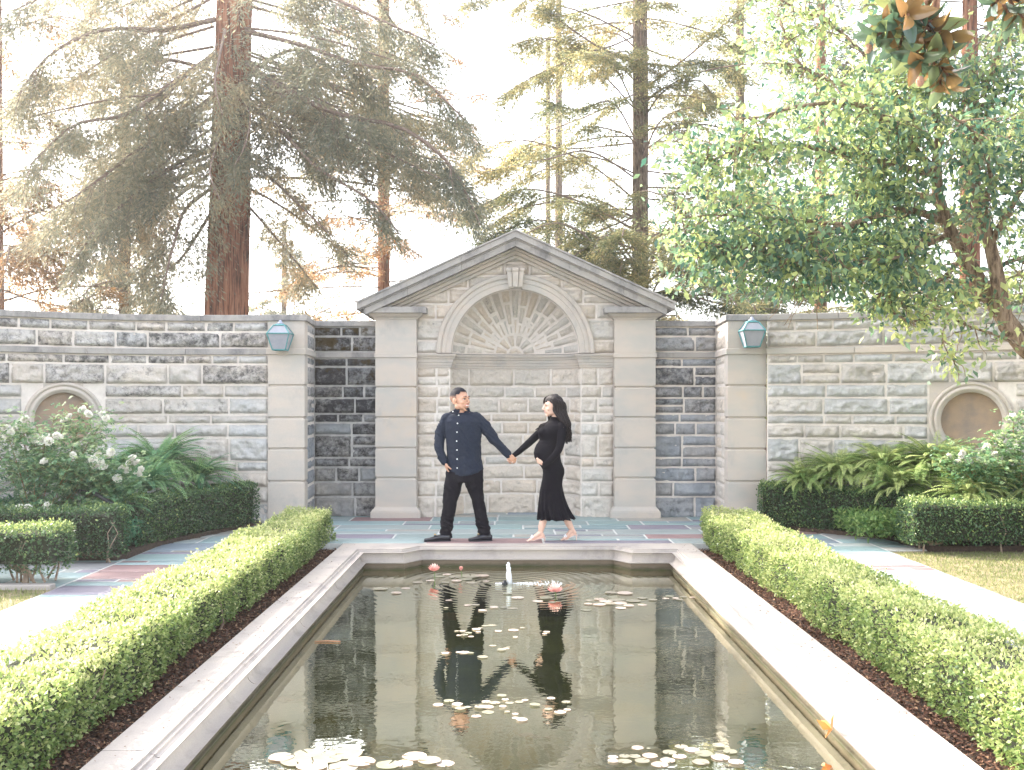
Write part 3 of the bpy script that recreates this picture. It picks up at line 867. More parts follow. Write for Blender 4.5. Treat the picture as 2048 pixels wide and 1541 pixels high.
mb.rings([[(CX+p[0], p[1], -.145) for p in IW], [(CX+p[0], p[1], -.205) for p in IW]], cap=False)
IW3 = offs(INN, .070)
mb.rings([[(CX+p[0], p[1], -.205) for p in IW], [(CX+p[0], p[1], -.209) for p in IW3], [(CX+p[0], p[1], -.80) for p in IW3]], cap=False)
mb.build('basin_wall', M['basin'], POOL)
mb = MB(); mb.box(CX-1.9, CX+1.9, YN+.2, 11.95, -.82, -.78); mb.build('basin_floor', M['floor'], POOL)

# --- water
FX, FY = -.005, 10.67           # fountain
m = bpy.data.materials.new('pond_water'); m.use_nodes = True; nt = m.node_tree; nt.nodes.clear(); M['water'] = m
out = node(nt, 'ShaderNodeOutputMaterial')
g = node(nt, 'ShaderNodeNewGeometry')
sub = node(nt, 'ShaderNodeVectorMath', operation='SUBTRACT'); nt.links.new(g.outputs['Position'], sub.inputs[0]); sub.inputs[1].default_value = (FX, FY, -.22)
ln = node(nt, 'ShaderNodeVectorMath', operation='LENGTH'); nt.links.new(sub.outputs[0], ln.inputs[0])
ml = node(nt, 'ShaderNodeMath', operation='MULTIPLY'); nt.links.new(ln.outputs['Value'], ml.inputs[0]); ml.inputs[1].default_value = 62
tn0 = tex(nt, 2.2, 3); mad = node(nt, 'ShaderNodeMath', operation='MULTIPLY_ADD'); nt.links.new(tn0.outputs[0], mad.inputs[0]); mad.inputs[1].default_value = 6; nt.links.new(ml.outputs[0], mad.inputs[2])
sn = node(nt, 'ShaderNodeMath', operation='SINE'); nt.links.new(mad.outputs[0], sn.inputs[0])
dc = node(nt, 'ShaderNodeMapRange'); dc.inputs[1].default_value = .1; dc.inputs[2].default_value = 2.6; dc.inputs[3].default_value = 1.0; dc.inputs[4].default_value = .0; nt.links.new(ln.outputs['Value'], dc.inputs[0])
dp = node(nt, 'ShaderNodeMath', operation='POWER'); nt.links.new(dc.outputs[0], dp.inputs[0]); dp.inputs[1].default_value = 2.6
rw = node(nt, 'ShaderNodeMath', operation='MULTIPLY'); nt.links.new(sn.outputs[0], rw.inputs[0]); nt.links.new(dp.outputs[0], rw.inputs[1])
b1 = node(nt, 'ShaderNodeBump'); b1.inputs['Strength'].default_value = .55; b1.inputs['Distance'].default_value = .0032; nt.links.new(rw.outputs[0], b1.inputs['Height'])
w1 = tex(nt, 5.5, 3, .5); b2 = node(nt, 'ShaderNodeBump'); b2.inputs['Strength'].default_value = .5; b2.inputs['Distance'].default_value = .0016; nt.links.new(w1.outputs[0], b2.inputs['Height']); nt.links.new(b1.outputs[0], b2.inputs['Normal'])
w2 = tex(nt, 22, 2, .5); b3 = node(nt, 'ShaderNodeBump'); b3.inputs['Strength'].default_value = .4; b3.inputs['Distance'].default_value = .0006; nt.links.new(w2.outputs[0], b3.inputs['Height']); nt.links.new(b2.outputs[0], b3.inputs['Normal'])
fr = node(nt, 'ShaderNodeFresnel'); fr.inputs['IOR'].default_value = 1.4; nt.links.new(b3.outputs[0], fr.inputs['Normal'])
fk = node(nt, 'ShaderNodeMath', operation='MULTIPLY_ADD'); nt.links.new(fr.outputs[0], fk.inputs[0]); fk.inputs[1].default_value = .42; fk.inputs[2].default_value = .64
gl = node(nt, 'ShaderNodeBsdfGlossy'); gl.inputs['Roughness'].default_value = .015; gl.inputs['Color'].default_value = (.94,.94,.82,1); nt.links.new(b3.outputs[0], gl.inputs['Normal'])
tp = node(nt, 'ShaderNodeBsdfTransparent'); tp.inputs['Color'].default_value = (.62,.66,.26,1)
df = node(nt, 'ShaderNodeBsdfDiffuse'); df.inputs['Color'].default_value = (.10,.125,.03,1)
ms0 = node(nt, 'ShaderNodeMixShader'); ms0.inputs[0].default_value = .14; nt.links.new(tp.outputs[0], ms0.inputs[1]); nt.links.new(df.outputs[0], ms0.inputs[2])
ms = node(nt, 'ShaderNodeMixShader'); nt.links.new(fk.outputs[0], ms.inputs[0]); nt.links.new(ms0.outputs[0], ms.inputs[1]); nt.links.new(gl.outputs[0], ms.inputs[2])
nt.links.new(ms.outputs[0], out.inputs[0])
WZ = -.218
wo = [(CX+p[0], p[1]) for p in offs(INN, .072)]
mb = MB(); mb.add([(x, y, WZ) for x, y in wo], [tuple(range(len(wo)-1, -1, -1))])
w = mb.build('water', M['water']); w['kind'] = 'structure'

# --- fountain jet
FO = empty('fountain_jet', (FX, FY, WZ), 'small white water jet bubbling from a black nozzle in the far part of the pool', 'fountain')
m, nt, b = new_mat('jet_water'); M['jet'] = m
b.inputs['Base Color'].default_value = (.93,.94,.97,1); b.inputs['Roughness'].default_value = .12; b.inputs['Transmission Weight'].default_value = .35; b.inputs['IOR'].default_value = 1.33
mb = MB()
for i in range(90):
    t_ = random.random(); z = WZ + .02 + .185*t_
    r_ = .022 + .022*(1-t_) ; a_ = random.uniform(0, 6.28)
    mb.ellipsoid((FX+.02+math.cos(a_)*r_*.7*random.random()-.012*t_, FY+math.sin(a_)*r_*.7, z), (random.uniform(.004,.011),)*2+(random.uniform(.008,.022),), 8, 6)
mb.tube([(FX+.02, FY, WZ), (FX+.018, FY, WZ+.08), (FX+.008, FY, WZ+.17), (FX+.005, FY, WZ+.195)], [.030, .025, .019, .010], 10)
mb.build('water_column', M['jet'], FO, smooth=True)
M['black_plastic'] = simple('black_plastic', (.012,.012,.014), .35)
mb = MB(); mb.lathe([(.001,-.02),(.03,-.02),(.03,.012),(.02,.02),(.016,.034),(.001,.036)], (FX-.03, FY-.02, WZ), (0,0,1), 16); mb.build('nozzle', M['black_plastic'], FO, smooth=True)
mb = MB()
for i in range(150):
    a_ = random.uniform(-.5, .5)+(0 if random.random() < .75 else 3.14); d_ = random.uniform(.04, .55 if abs(a_) < 1 else .14)
    s_ = random.uniform(.004, .009)*(1-.5*d_)
    mb.ellipsoid((FX+.02+d_*math.cos(a_), FY+d_*math.sin(a_)*.6, WZ+s_*.3), (s_*1.4, s_*1.4, s_*.8), 7, 5)
mb.build('bubbles', M['jet'], FO, smooth=True)['kind'] = 'stuff'

# --- lily pads
M['pad'] = leaf_mat('lily_pad', [(0, (.17,.18,.12)), (.35, (.26,.23,.18)), (.7, (.38,.30,.25)), (1, (.46,.39,.34))], .1, .4, .35)
M['pad_side'] = M['pad']
def pad_mesh(seed):
    g = random.Random(seed); n = 22; vs = [(0, 0, .004)]; fs = []
    for ri, rr in enumerate((.5, .86, 1.0)):
        for k in range(n+1):
            a_ = .12 + (2*math.pi-.24)*k/n
            q = rr*(1+.03*math.sin(5*a_+seed)); z = .004 + (.004 if ri == 1 else .012 if ri == 2 else 0)*(1+.6*math.sin(3*a_+seed*2))
            vs.append((.5*q*math.cos(a_), .5*q*math.sin(a_), z))
    w_ = n+1
    for k in range(n): fs.append((0, 1+k, 2+k))
    for ri in range(2):
        for k in range(n): a0 = 1+ri*w_+k; fs.append((a0, a0+w_, a0+w_+1, a0+1))
    me = bpy.data.meshes.new('lily_pad'); me.from_pydata(vs, [], fs); me.update(); me.materials.append(M['pad'])
    me.polygons.foreach_set('use_smooth', [True]*len(fs))
    at_ = me.attributes.new('v', 'FLOAT', 'POINT'); base = g.random(); at_.data.foreach_set('value', [min(1, max(0, base + (.15 if i == 0 else 0) + g.uniform(-.05,.05))) for i in range(len(vs))])
    return me
PM = [pad_mesh(i) for i in range(8)]
def wpt(px, py, z=WZ): 
    Y = (EYE-z)*F/(py-PY); return Vector(((px-PX)*Y/F, Y, z))
npad = [0]
placed = []
def pads(lst, label, group):
    for (cx_, cy_, w_) in lst:
        p = wpt(640+cx_/2.56, 1060+cy_/2.56); s_ = w_/2.56*p.y/F*(.8 if 'front' in label else .92)
        if abs(p.x-CX) > 1.66-s_*.4 or p.y > 11.4: continue
        npad[0] += 1
        near = sum(1 for q in placed if (q-p).length < s_)
        p.z = WZ + .001 + .0012*(npad[0] % 7)
        placed.append(Vector((p.x, p.y, WZ)))
        o = bpy.data.objects.new('lily_pad', PM[npad[0] % 8]); col.objects.link(o)
        o.location = p; o.scale = (s_, s_, s_*.8); o.rotation_euler = (0, 0, random.uniform(0, 6.28))
        tag(o, label, 'lily pad', group)
pads([(610,240,70),(650,230,50),(700,243,90),(770,240,120),(830,238,80),(700,264,60),(775,272,60),(850,264,40),(745,254,80),(565,262,50),(640,272,50)], 'pale lily pad in the cluster under the pink lily and the bud', 'lily pads beside the far left lilies')
pads([(310,305,80),(390,326,60),(440,300,50),(500,270,60)], 'faint flat lily pad lying alone near the far left corner of the water', 'scattered far left lily pads')
pads([(730,520,35),(760,530,40),(800,512,50),(822,507,30),(740,543,40),(772,547,35),(712,541,30),(700,520,30),(810,525,30)], "small pinkish lily pad in the tight cluster on the man's mirrored legs", 'lily pads over the mirrored legs')
pads([(960,330,50),(1012,351,70),(940,400,40),(985,403,60),(660,362,40),(755,388,40),(795,386,50),(832,415,50),(645,403,30),(892,400,50),(880,490,50),(845,493,40),(990,516,60),(912,521,40),(1035,505,30),(1000,553,30)], 'tiny pale lily pad drifting between the fountain and the mirrored couple', 'drifting pads in front of the fountain')
pads([(1160,352,80),(1115,366,60),(1230,348,50),(1190,372,40),(1160,525,40),(1150,536,30)], 'lily pad floating around the pink lily right of the fountain', 'lily pads around the right lily')
pads([(1490,325,70),(1560,328,90),(1500,346,60),(1465,366,80),(1520,361,90),(1605,366,80),(1375,382,50),(1430,386,70),(1483,381,60),(1535,376,80),(1362,412,60),(1540,402,60),(1650,351,60),(1705,361,50),(1430,358,60),(1580,392,60),(1380,362,50),(1650,386,50)], 'lily pad in the loose raft right of the fountain', 'lily pads in the right raft')
pads([(1790,342,50),(1820,352,40),(1860,346,40),(1840,360,40),(1905,350,36),(1942,353,36),(1968,381,52),(1925,362,36),(1770,352,40)], 'small tan lily pad against the right coping', 'lily pads along the right coping')
pads([(885,595,40),(738,630,60),(772,633,36),(642,635,45),(832,655,60),(930,618,50),(952,609,40),(708,628,30),(962,603,24)], "small pale lily pad beside the man's mirrored torso", 'lily pads beside the mirrored torso')
pads([(605,899,60),(660,880,60),(702,898,62),(718,920,62),(756,908,40),(800,956,55),(850,882,50),(895,889,60),(948,873,40),(930,853,55),(936,910,42),(970,887,50),(1020,883,50),(1050,875,40),(1000,946,36),(958,935,32),(1033,977,66),(1100,900,60),(1183,863,46),(1260,883,50),(1170,920,46),(1230,937,70),(1266,925,42),(822,911,70),(862,914,60),(860,935,70),(1000,965,40)], 'round pink-white lily pad in the long raft across the mirrored shoulders', 'lily pads in the raft over the mirrored shoulders')
pads([(130,1150,220),(40,1175,190),(210,1192,180),(485,1166,160),(560,1188,150),(640,1198,120),(350,1205,160),(430,1200,120),(-60,1150,180),(-120,1190,200),(-200,1170,160),(-40,1215,200),(120,1215,200)], 'large pale lily pad in the front left raft', 'large front left lily pads')
pads([(1625,1118,78),(1682,1122,28),(1500,1168,66),(1560,1164,72),(1612,1166,74),(1690,1164,100),(1780,1181,96),(1850,1112,84),(1905,1130,96),(1965,1150,120),(1500,1188,70),(1560,1192,90),(1650,1190,96),(1740,1203,110),(1840,1162,90),(1950,1192,110),(2050,1170,120),(2100,1140,90),(2130,1195,100),(2040,1110,80),(1790,1140,90)], 'pale lily pad in the front right raft', 'front right lily pads')

# --- water lilies
M['lily'] = leaf_mat('lily_petal', [(0, (.72,.30,.26)), (.5, (.80,.50,.44)), (1, (.86,.70,.64))], .3, .5, .3)
M['stem_green'] = simple('green_stem', (.12,.20,.04), .5)
def petals(L, c, n, tilt, ln, wd, v0, v1, phase=0):
    for k in range(n):
        a_ = 2*math.pi*k/n + phase; d = Vector((math.cos(a_)*math.sin(tilt), math.sin(a_)*math.sin(tilt), math.cos(tilt)))
        nn = Vector((-math.cos(a_)*math.cos(tilt), -math.sin(a_)*math.cos(tilt), math.sin(tilt)))
        L.add([Vector(c)+d*.006], np.array(d), np.array(nn), ln, wd, random.uniform(v0, v1))
def lily(px, py, h, size, openness, label):
    base = wpt(px, py); o = empty('water_lily', base, label, 'water lily')
    c = base + Vector((0, 0, h))
    mb = MB(); mb.tube([base+Vector((.01,0,-.03)), base+Vector((.008,0,h*.5)), c], .0045, 6); mb.build('stem', M['stem_green'], o)
    L = Leaves()
    for ti, n, v in ((1.15, 10, 0), (.9, 9, .3), (.6, 8, .55), (.3, 6, .8)):
        petals(L, c, n, ti*openness, size*(1-.08*ti), size*.42, max(0, v-.1), min(1, v+.3), ti)
    L.build('flower', M['lily'], o, fold=-.3, wpos=.5)
lily(868, 1160, .085, .085, .80, 'open pink water lily on the left beside the pale pads')
lily(922, 1155, .065, .050, .35, 'half-closed pink water lily bud left of the fountain jet')
lily(1110, 1194, .045, .090, 1.0, 'wide open pink water lily right of the fountain jet')
# floating twig, leaf on the coping, carp
M['twig'] = simple('orange_brown_twig', (.35,.16,.07), .6)
p = wpt(655, 1285); mb = MB(); mb.tube([p+Vector((-.10,0,.006)), p+Vector((-.02,.01,.008)), p+Vector((.1,-.005,.007))], [.004,.005,.004], 6)
tag(mb.build('twig', M['twig']), 'short brown twig floating by the left coping', 'twig')
M['dead_leaf'] = leaf_mat('dead_leaf', [(0, (.40,.14,.04)), (1, (.62,.30,.08))], .3, .5)
Lf = Leaves(); p = Vector((CX+1.625, 5.6, -.12))
for d in ((0,-.3,1),(-.8,0,.5),(-.3,.8,.2),(-.5,-.6,-.2)): Lf.add([p], np.array(d), np.array((-1,.2,.4)), .10, .05, random.random())
tag(Lf.build('dead_leaf', M['dead_leaf']), 'curled orange dead leaf caught on the right coping', 'leaf')
M['carp'] = simple('orange_carp', (.40,.10,.03), .4)
def carp(px, py, L_, rz, label):
    p = wpt(px, py, -.42); mb = MB(); pts = []; rr = []
    for i in range(9):
        t_ = i/8; pts.append(p+Vector((math.cos(rz), math.sin(rz), 0))*(t_-.5)*L_ + Vector((0, .02*math.sin(t_*5), 0))); rr.append(L_*.11*math.sin(math.pi*min(1, (t_*.9+.08)))**.7*(1 if t_ < .8 else .5))
    mb.tube(pts, rr, 8)
    e = pts[-1]; mb.add([e, e+Vector((math.cos(rz)*.07, math.sin(rz)*.07+.04, .0)), e+Vector((math.cos(rz)*.045, 0, 0)), e+Vector((math.cos(rz)*.07, -.04, 0))], [(0,1,2,3)])
    tag(mb.build('carp', M['carp'], smooth=True), label, 'fish')
carp(905, 1234, .36, .05, "long orange carp swimming under the man's mirrored legs")
carp(568, 1400, .16, .2, 'small orange carp near the left coping')
carp(1060, 1472, .14, -.1, 'small orange carp in the mirrored fan')

# ================================================================== HEDGES
M['box_lime'] = leaf_mat('sunlit_young_boxwood_leaves', [(0, (.06,.12,.03)), (.4, (.17,.25,.075)), (.75, (.37,.43,.16)), (1, (.58,.58,.30))], .4, .4, .4)  # young lime growth, with sunlit brightness painted into the lighter stops
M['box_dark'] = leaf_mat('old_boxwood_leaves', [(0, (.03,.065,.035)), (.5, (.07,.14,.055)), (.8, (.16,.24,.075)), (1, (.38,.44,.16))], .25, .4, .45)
M['box_core'] = simple('boxwood_dark_core', (.035,.035,.018), 1, (.015,.02,.010), 25)  # dark solid filler: the shade inside the hedge painted as colour
M['twig_wood'] = simple('boxwood_twigs', (.36,.27,.20), .9, (.22,.15,.11), 20, .4, 60)
def hedge(label, loop_pts, w, z0, z1, mat, dens, leaf, vtop, vside, group=None, bare=0.0, wav=.03, trunks=(), core_z=None, ends=True):
    """clipped hedge along a plan polyline"""
    P = np.array(loop_pts, float); C = P if len(P) == 2 else spline_path(P, 60*len(P))
    seg = np.linalg.norm(np.diff(C, axis=0), axis=1); s = np.concatenate([[0], np.cumsum(seg)]); Ls = s[-1]
    T = unit(np.gradient(C, s, axis=0)) if len(C) > 2 else np.repeat(unit((C[1]-C[0])[None]), 2, 0)
    Nn = np.stack([T[:,1], -T[:,0]], 1)
    def W(u, a, z):
        x = np.interp(u, s, C[:,0]) + np.interp(u, s, Nn[:,0])*a; y = np.interp(u, s, C[:,1]) + np.interp(u, s, Nn[:,1])*a
        tx = np.interp(u, s, T[:,0]); ty = np.interp(u, s, T[:,1])
        o = np.clip(u-Ls, 0, None) + np.clip(u, None, 0)
        return np.stack([x+tx*o, y+ty*o, z], 1)
    root = empty('box_hedge', (float(C[:,0].mean()), float(C[:,1].mean()), z0), label, 'hedge', group)
    hw = w/2; H = z1-z0
    areas = [Ls*w, Ls*H, Ls*H, w*H, w*H]
    L = Leaves()
    for k, Ar in enumerate(areas):
        if k >= 3 and not ends: continue
        n = int(Ar*dens); 
        u = rng.uniform(0, Ls, n); a = rng.uniform(-hw, hw, n); z = rng.uniform(z0+.02, z1, n)
        if k == 0: z = np.full(n, z1); nn = (0, 0, 1); nd = 0
        elif k == 1: a = np.full(n, hw)
        elif k == 2: a = np.full(n, -hw)
        elif k == 3: u = np.zeros(n)
        else: u = np.full(n, Ls)
        # lumpy clipped surface, rounded arrises
        lump = wav*fbm(u*1.7+k*9, a*2.2+z*2.0, o=3, seed=21)*1.2 + wav*.5*fbm(u*8+k*9, a*8+z*8, o=2, seed=22)
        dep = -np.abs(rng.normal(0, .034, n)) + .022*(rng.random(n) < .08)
        off = lump + dep
        rd = np.minimum(1, (hw-np.abs(a))/.07) if k in (0, 3, 4) else 1
        if k == 0: z = z + off - .035*(1-np.clip(rd,0,1))**2 - .03*np.clip(1-np.minimum(u, Ls-u)/.06, 0, 1)**2
        elif k in (1, 2): a = a + np.sign(a)*(off - .035*np.clip(1-(z1-z)/.06, 0, 1)**2 - .05*np.clip(1-(z-z0)/.10, 0, 1)**2)
        else: u = u + (off-.03*np.clip(1-(z1-z)/.06, 0, 1)**2)*(1 if k == 4 else -1)
        keep = rng.random(n) < (np.clip(.5+2.2*(.35+fbm(u*3+5, a*3+z*3, o=3, seed=31)), .25, 1) if bare else 1.01)
        Pp = W(u, a, z)
        tt = np.stack([np.interp(u, s, T[:,0]), np.interp(u, s, T[:,1]), 0*u], 1); nv = np.stack([np.interp(u, s, Nn[:,0]), np.interp(u, s, Nn[:,1]), 0*u], 1)
        O = np.tile([0,0,1.], (n,1)) if k == 0 else nv if k == 1 else -nv if k == 2 else -tt if k == 3 else tt
        D = unit(O*.75 + rdir(n)*.9 + np.array([0,0,.25])); Nm = unit(O*.6+rdir(n)*.8+np.array([0,0,.3]))
        cl = .5+.5*np.clip(1.6*fbm(Pp[:,0]*4.5, Pp[:,1]*4.5, Pp[:,2]*4.5, o=3, seed=5), -1, 1)
        base = vtop if k == 0 else vside + (vtop-vside)*np.clip(1-(z1-z)/.10, 0, 1)*.7  # lighter tops: new growth plus sunlight painted into the leaf value
        v = base + (cl-.5)*.35 + rng.normal(0, .18, n) + (rng.random(n) < .05)*.35 + dep*3  # deeper leaves come out darker, inner shade painted into the value
        sz = leaf*rng.uniform(.65, 1.25, n)
        Pp, D, Nm, v, sz = Pp[keep], D[keep], Nm[keep], v[keep], sz[keep]
        L.add(Pp, D, Nm, sz, sz*.6, v)
    # stray shoots
    n = int(Ls*16); u = rng.uniform(0, Ls, n); a = rng.uniform(-hw, hw, n); q = W(u, a, np.full(n, z1))
    for i in range(6):
        L.add(q + np.array([0,0,.008*i]) + rng.normal(0,.004,(n,3)), rdir(n)*.8+np.array([0,0,.5]), rdir(n), leaf*.9, leaf*.55, vtop+.15+rng.normal(0,.08,n))
    L.build('foliage', M[mat], root, fold=.2)
    mb = MB(); rs = []
    k = .055
    cz = core_z if core_z else z0+.03
    us = np.linspace(k, Ls-k, max(2, int(Ls/.15)))
    Z0 = [cz, z1-k-.02, z1-k, z1-k, z1-k-.02, cz]; Aa = [-(hw-k-.03), -(hw-k), -(hw-k-.03), (hw-k-.03), hw-k, hw-k-.03]
    for u in us: rs.append([tuple(p) for p in W(np.full(6, u), np.array(Aa), np.array(Z0))])
    mb.rings(rs); mb.build('dark_core', M['box_core'], root)  # solid dark filler that blocks the view through the hedge
    mb = MB()
    for i in range(int(Ls*(14 if bare else 3))):
        u = random.uniform(.03, Ls-.03); sd = random.choice((-1, 1)); a0 = sd*random.uniform(.0, hw*.6)
        p0 = W(np.array([u]), np.array([a0]), np.array([z0-.08]))[0]; 
        pts = [p0]; cur = np.array([u, a0, z0-.06])
        for j in range(4):
            cur = cur + np.array([random.uniform(-.07,.07), sd*random.uniform(.0,.06), H*.22]); cur[1] = np.clip(cur[1], -hw+.01, hw-.01)
            pts.append(W(cur[:1], cur[1:2], cur[2:3])[0])
        mb.tube(pts, [.012,.009,.006,.004,.003], 5)
    mb.build('stems', M['twig_wood'], root)['kind'] = 'stuff'
    for (u, a0) in trunks:
        mb = MB()
        p0 = Vector(W(np.array([u]), np.array([a0]), np.array([z0-.12]))[0])
        mb.tube([p0, p0+Vector((.01,0,.1)), p0+Vector((0,0,.2))], [.035,.024,.02], 7)
        for j in range(9):
            e = p0+Vector((random.uniform(-.28,.28), random.uniform(-.1,.1), random.uniform(.28,.42)))
            mb.tube([p0+Vector((0,0,.10+.01*j)), p0.lerp(e, .5)+Vector((0,0,-.02)), e], [.017,.012,.006], 6)
        mb.build('trunk', M['twig_wood'], root)
    return root
hx = 2.45
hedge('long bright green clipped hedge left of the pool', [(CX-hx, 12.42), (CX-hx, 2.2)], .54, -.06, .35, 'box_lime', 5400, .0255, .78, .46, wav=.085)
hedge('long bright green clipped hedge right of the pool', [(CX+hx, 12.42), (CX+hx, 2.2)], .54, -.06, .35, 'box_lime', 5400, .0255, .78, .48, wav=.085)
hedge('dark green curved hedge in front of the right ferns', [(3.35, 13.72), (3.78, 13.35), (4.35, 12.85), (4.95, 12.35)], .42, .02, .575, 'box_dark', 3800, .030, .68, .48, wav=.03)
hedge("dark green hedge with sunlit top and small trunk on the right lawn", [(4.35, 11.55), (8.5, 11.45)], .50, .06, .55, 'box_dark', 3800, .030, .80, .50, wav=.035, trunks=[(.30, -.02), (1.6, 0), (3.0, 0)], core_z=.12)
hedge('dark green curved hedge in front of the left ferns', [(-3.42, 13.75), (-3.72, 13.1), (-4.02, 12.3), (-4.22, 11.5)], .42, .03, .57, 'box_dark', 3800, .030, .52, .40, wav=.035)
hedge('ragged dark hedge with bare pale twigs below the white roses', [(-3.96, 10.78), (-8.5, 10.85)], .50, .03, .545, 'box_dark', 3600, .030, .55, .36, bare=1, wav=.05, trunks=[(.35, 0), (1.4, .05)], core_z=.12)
hedge('small sunlit-topped box hedge block at the far left on a forked trunk', [(-3.98, 9.42), (-8.0, 9.42)], .55, .10, .52, 'box_dark', 3700, .030, .86, .46, bare=1, wav=.04, trunks=[(.33, -.05), (1.7, 0)], core_z=.2)

# ================================================================== MULCH CHIPS, GRASS
M['chips'] = leaf_mat('bark_chips', [(0, (.05,.025,.018)), (.5, (.15,.075,.05)), (.8, (.30,.18,.11)), (1, (.50,.34,.22))], 0, .9, .2)
L = Leaves()
for s in (-1, 1):
    n = 26000; x = CX + s*rng.uniform(1.98, 2.62, n); y = rng.uniform(2.5, 12.1, n)
    L.add(np.stack([x, y, -.075+.018*fbm(x*3, y*3, seed=4)+rng.uniform(0,.012,n)], 1), unit(rdir(n)*np.array([1,1,.35])), rdir(n)*.5+np.array([0,0,1]), rng.uniform(.012,.04,n), rng.uniform(.006,.02,n), np.clip(rng.beta(1.6,2.4,n),0,1))
o = L.build('mulch', M['chips']); tag(o, 'brown bark chips and dry leaves between coping and hedges', 'mulch', kind='stuff')
M['grass'] = leaf_mat('grass_blades', [(0, (.11,.14,.05)), (.5, (.20,.23,.08)), (1, (.42,.38,.20))], .3, .6)
L = Leaves()
for (x0, x1, y0, y1, n) in ((CX+4.07, 8.0, 5.0, 11.4, 42000), (-7.5, CX-4.07, 4.0, 9.1, 30000)):
    x = rng.uniform(x0, x1, n); y = rng.uniform(y0, y1, n)
    L.add(np.stack([x, y, lawnz(x, y)-.004], 1), rdir(n)*.55+np.array([0,0,.8]), rdir(n), rng.uniform(.02,.05,n), .007, .45+.45*fbm(x*1.2, y*1.2, seed=3)+rng.normal(0,.2,n))
tag(L.build('grass', M['grass'], fold=.1, wpos=.3), 'short yellowing lawn grass either side of the paths', 'grass', kind='stuff')

# ================================================================== FERNS
M['fern_l'] = leaf_mat('cool_green_fern', [(0, (.04,.13,.08)), (.5, (.11,.27,.15)), (1, (.32,.48,.21))], .45, .55, .25)
M['fern_r'] = leaf_mat('warm_green_fern', [(0, (.05,.12,.035)), (.5, (.16,.26,.08)), (1, (.44,.50,.20))], .4, .55, .25)
def fern(x, y, z, R_, n, mat, label, vb=.5, group=None, up=1.0):
    z += .20 if x < 0 else .15; R_ *= 1.12; vb += .06
    n = int(n*2.1)
    root = empty('fern', (x, y, z), label, 'fern', group)
    L = Leaves(); mb = MB()
    for i in range(n):
        az = random.uniform(0, 6.28); ln = R_*random.uniform(.7, 1.12); rise = random.uniform(.45, 1.2)*up
        h = np.array([math.cos(az), math.sin(az), 0.]); m_ = 30
        t = np.linspace(0, 1, m_)
        bend = random.uniform(1.1, 1.9)
        ang = rise*1.25 - bend*t                # elevation angle along the frond
        ds = ln/m_
        px_ = np.cumsum(np.cos(ang)*ds); pz_ = np.cumsum(np.sin(ang)*ds)
        pts = np.array([x, y, z]) + h[None]*px_[:,None] + np.array([0,0,1.])[None]*pz_[:,None] + (np.array([-h[1],h[0],0])*random.uniform(-.12,.12))[None]*(t**2)[:,None]*ln
        tn = unit(np.gradient(pts, axis=0)); side = unit(np.cross(tn, np.array([0,0,1.])) + rng.normal(0,.05,(m_,3))); up_ = np.cross(side, tn)
        wl = .072*ln/.6*np.sin(np.pi*np.clip(.10+.9*t, 0, 1))**.8*(1-.25*t)
        v = vb + random.uniform(-.38,.38) + .3*t + rng.normal(0, .05, m_)
        for s_ in (-1, 1):
            for sub in (0,):
                pp = pts + tn*ds*sub
                L.add(pp[3:], (side*s_*1.0 + tn*.45 - np.array([0,0,.18]))[3:], up_[3:], wl[3:], ds*.64, v[3:])
        if i % 2 == 0: mb.tube([tuple(pts[k]) for k in range(0, m_, 5)], .003, 4)
    L.build('fronds', mat, root, fold=.12, wpos=.3)
    mb.build('stalks', M['stem_green'], root)
    return root
FL = [(-3.95, 13.1, .55, 'leftmost'), ]
for i, (x, y, z, r_, n, lb) in enumerate([
    (-3.95, 13.35, .38, .60, 60, 'dark green fern nearest the left pier, behind the curved hedge'),
    (-4.35, 13.1, .55, .70, 80, 'tallest dark green fern against the left wall'),
    (-4.30, 12.55, .35, .62, 70, 'dark green fern drooping over the left curved hedge'),
    (-4.85, 12.9, .42, .66, 70, 'dark green fern right below the left medallion'),
    (-4.75, 12.0, .32, .60, 60, 'fern with yellowish fronds beside the right end of the white roses'),
    (-5.5, 12.5, .42, .66, 60, 'shaded fern behind the white roses on the left'),
    (-4.30, 11.55, .22, .50, 34, 'small fern poking through the gap between the left hedges'),
    (-6.3, 12.0, .35, .6, 50, 'shaded fern below the far left roses')]):
    fern(x, y, z, r_, n, M['fern_l'], lb, vb=.42, group='ferns on the left')
for i, (x, y, z, r_, n, lb) in enumerate([
    (3.75, 13.35, .42, .52, 50, 'low fern next to the right pier'),
    (4.15, 13.15, .50, .62, 75, 'green fern right of the pier, behind the curved hedge'),
    (4.65, 12.95, .58, .66, 90, 'tall green fern halfway along the right wall'),
    (5.15, 12.65, .62, .66, 90, 'tallest green fern left of the right medallion'),
    (4.65, 12.55, .40, .55, 60, 'fern drooping over the right curved hedge'),
    (5.5, 12.2, .42, .62, 80, 'green fern below the right medallion'),
    (5.25, 11.95, .35, .5, 60, 'low fern behind the left end of the right front hedge'),
    (6.1, 11.95, .40, .62, 80, 'yellow-green fern at the right edge behind the front hedge'),
    (6.6, 11.8, .45, .62, 60, 'yellow-green fern beside the right roses')]):
    fern(x, y, z, r_, n, M['fern_r'], lb, vb=.45 + (.15 if i > 5 else 0), group='ferns on the right', up=.95)
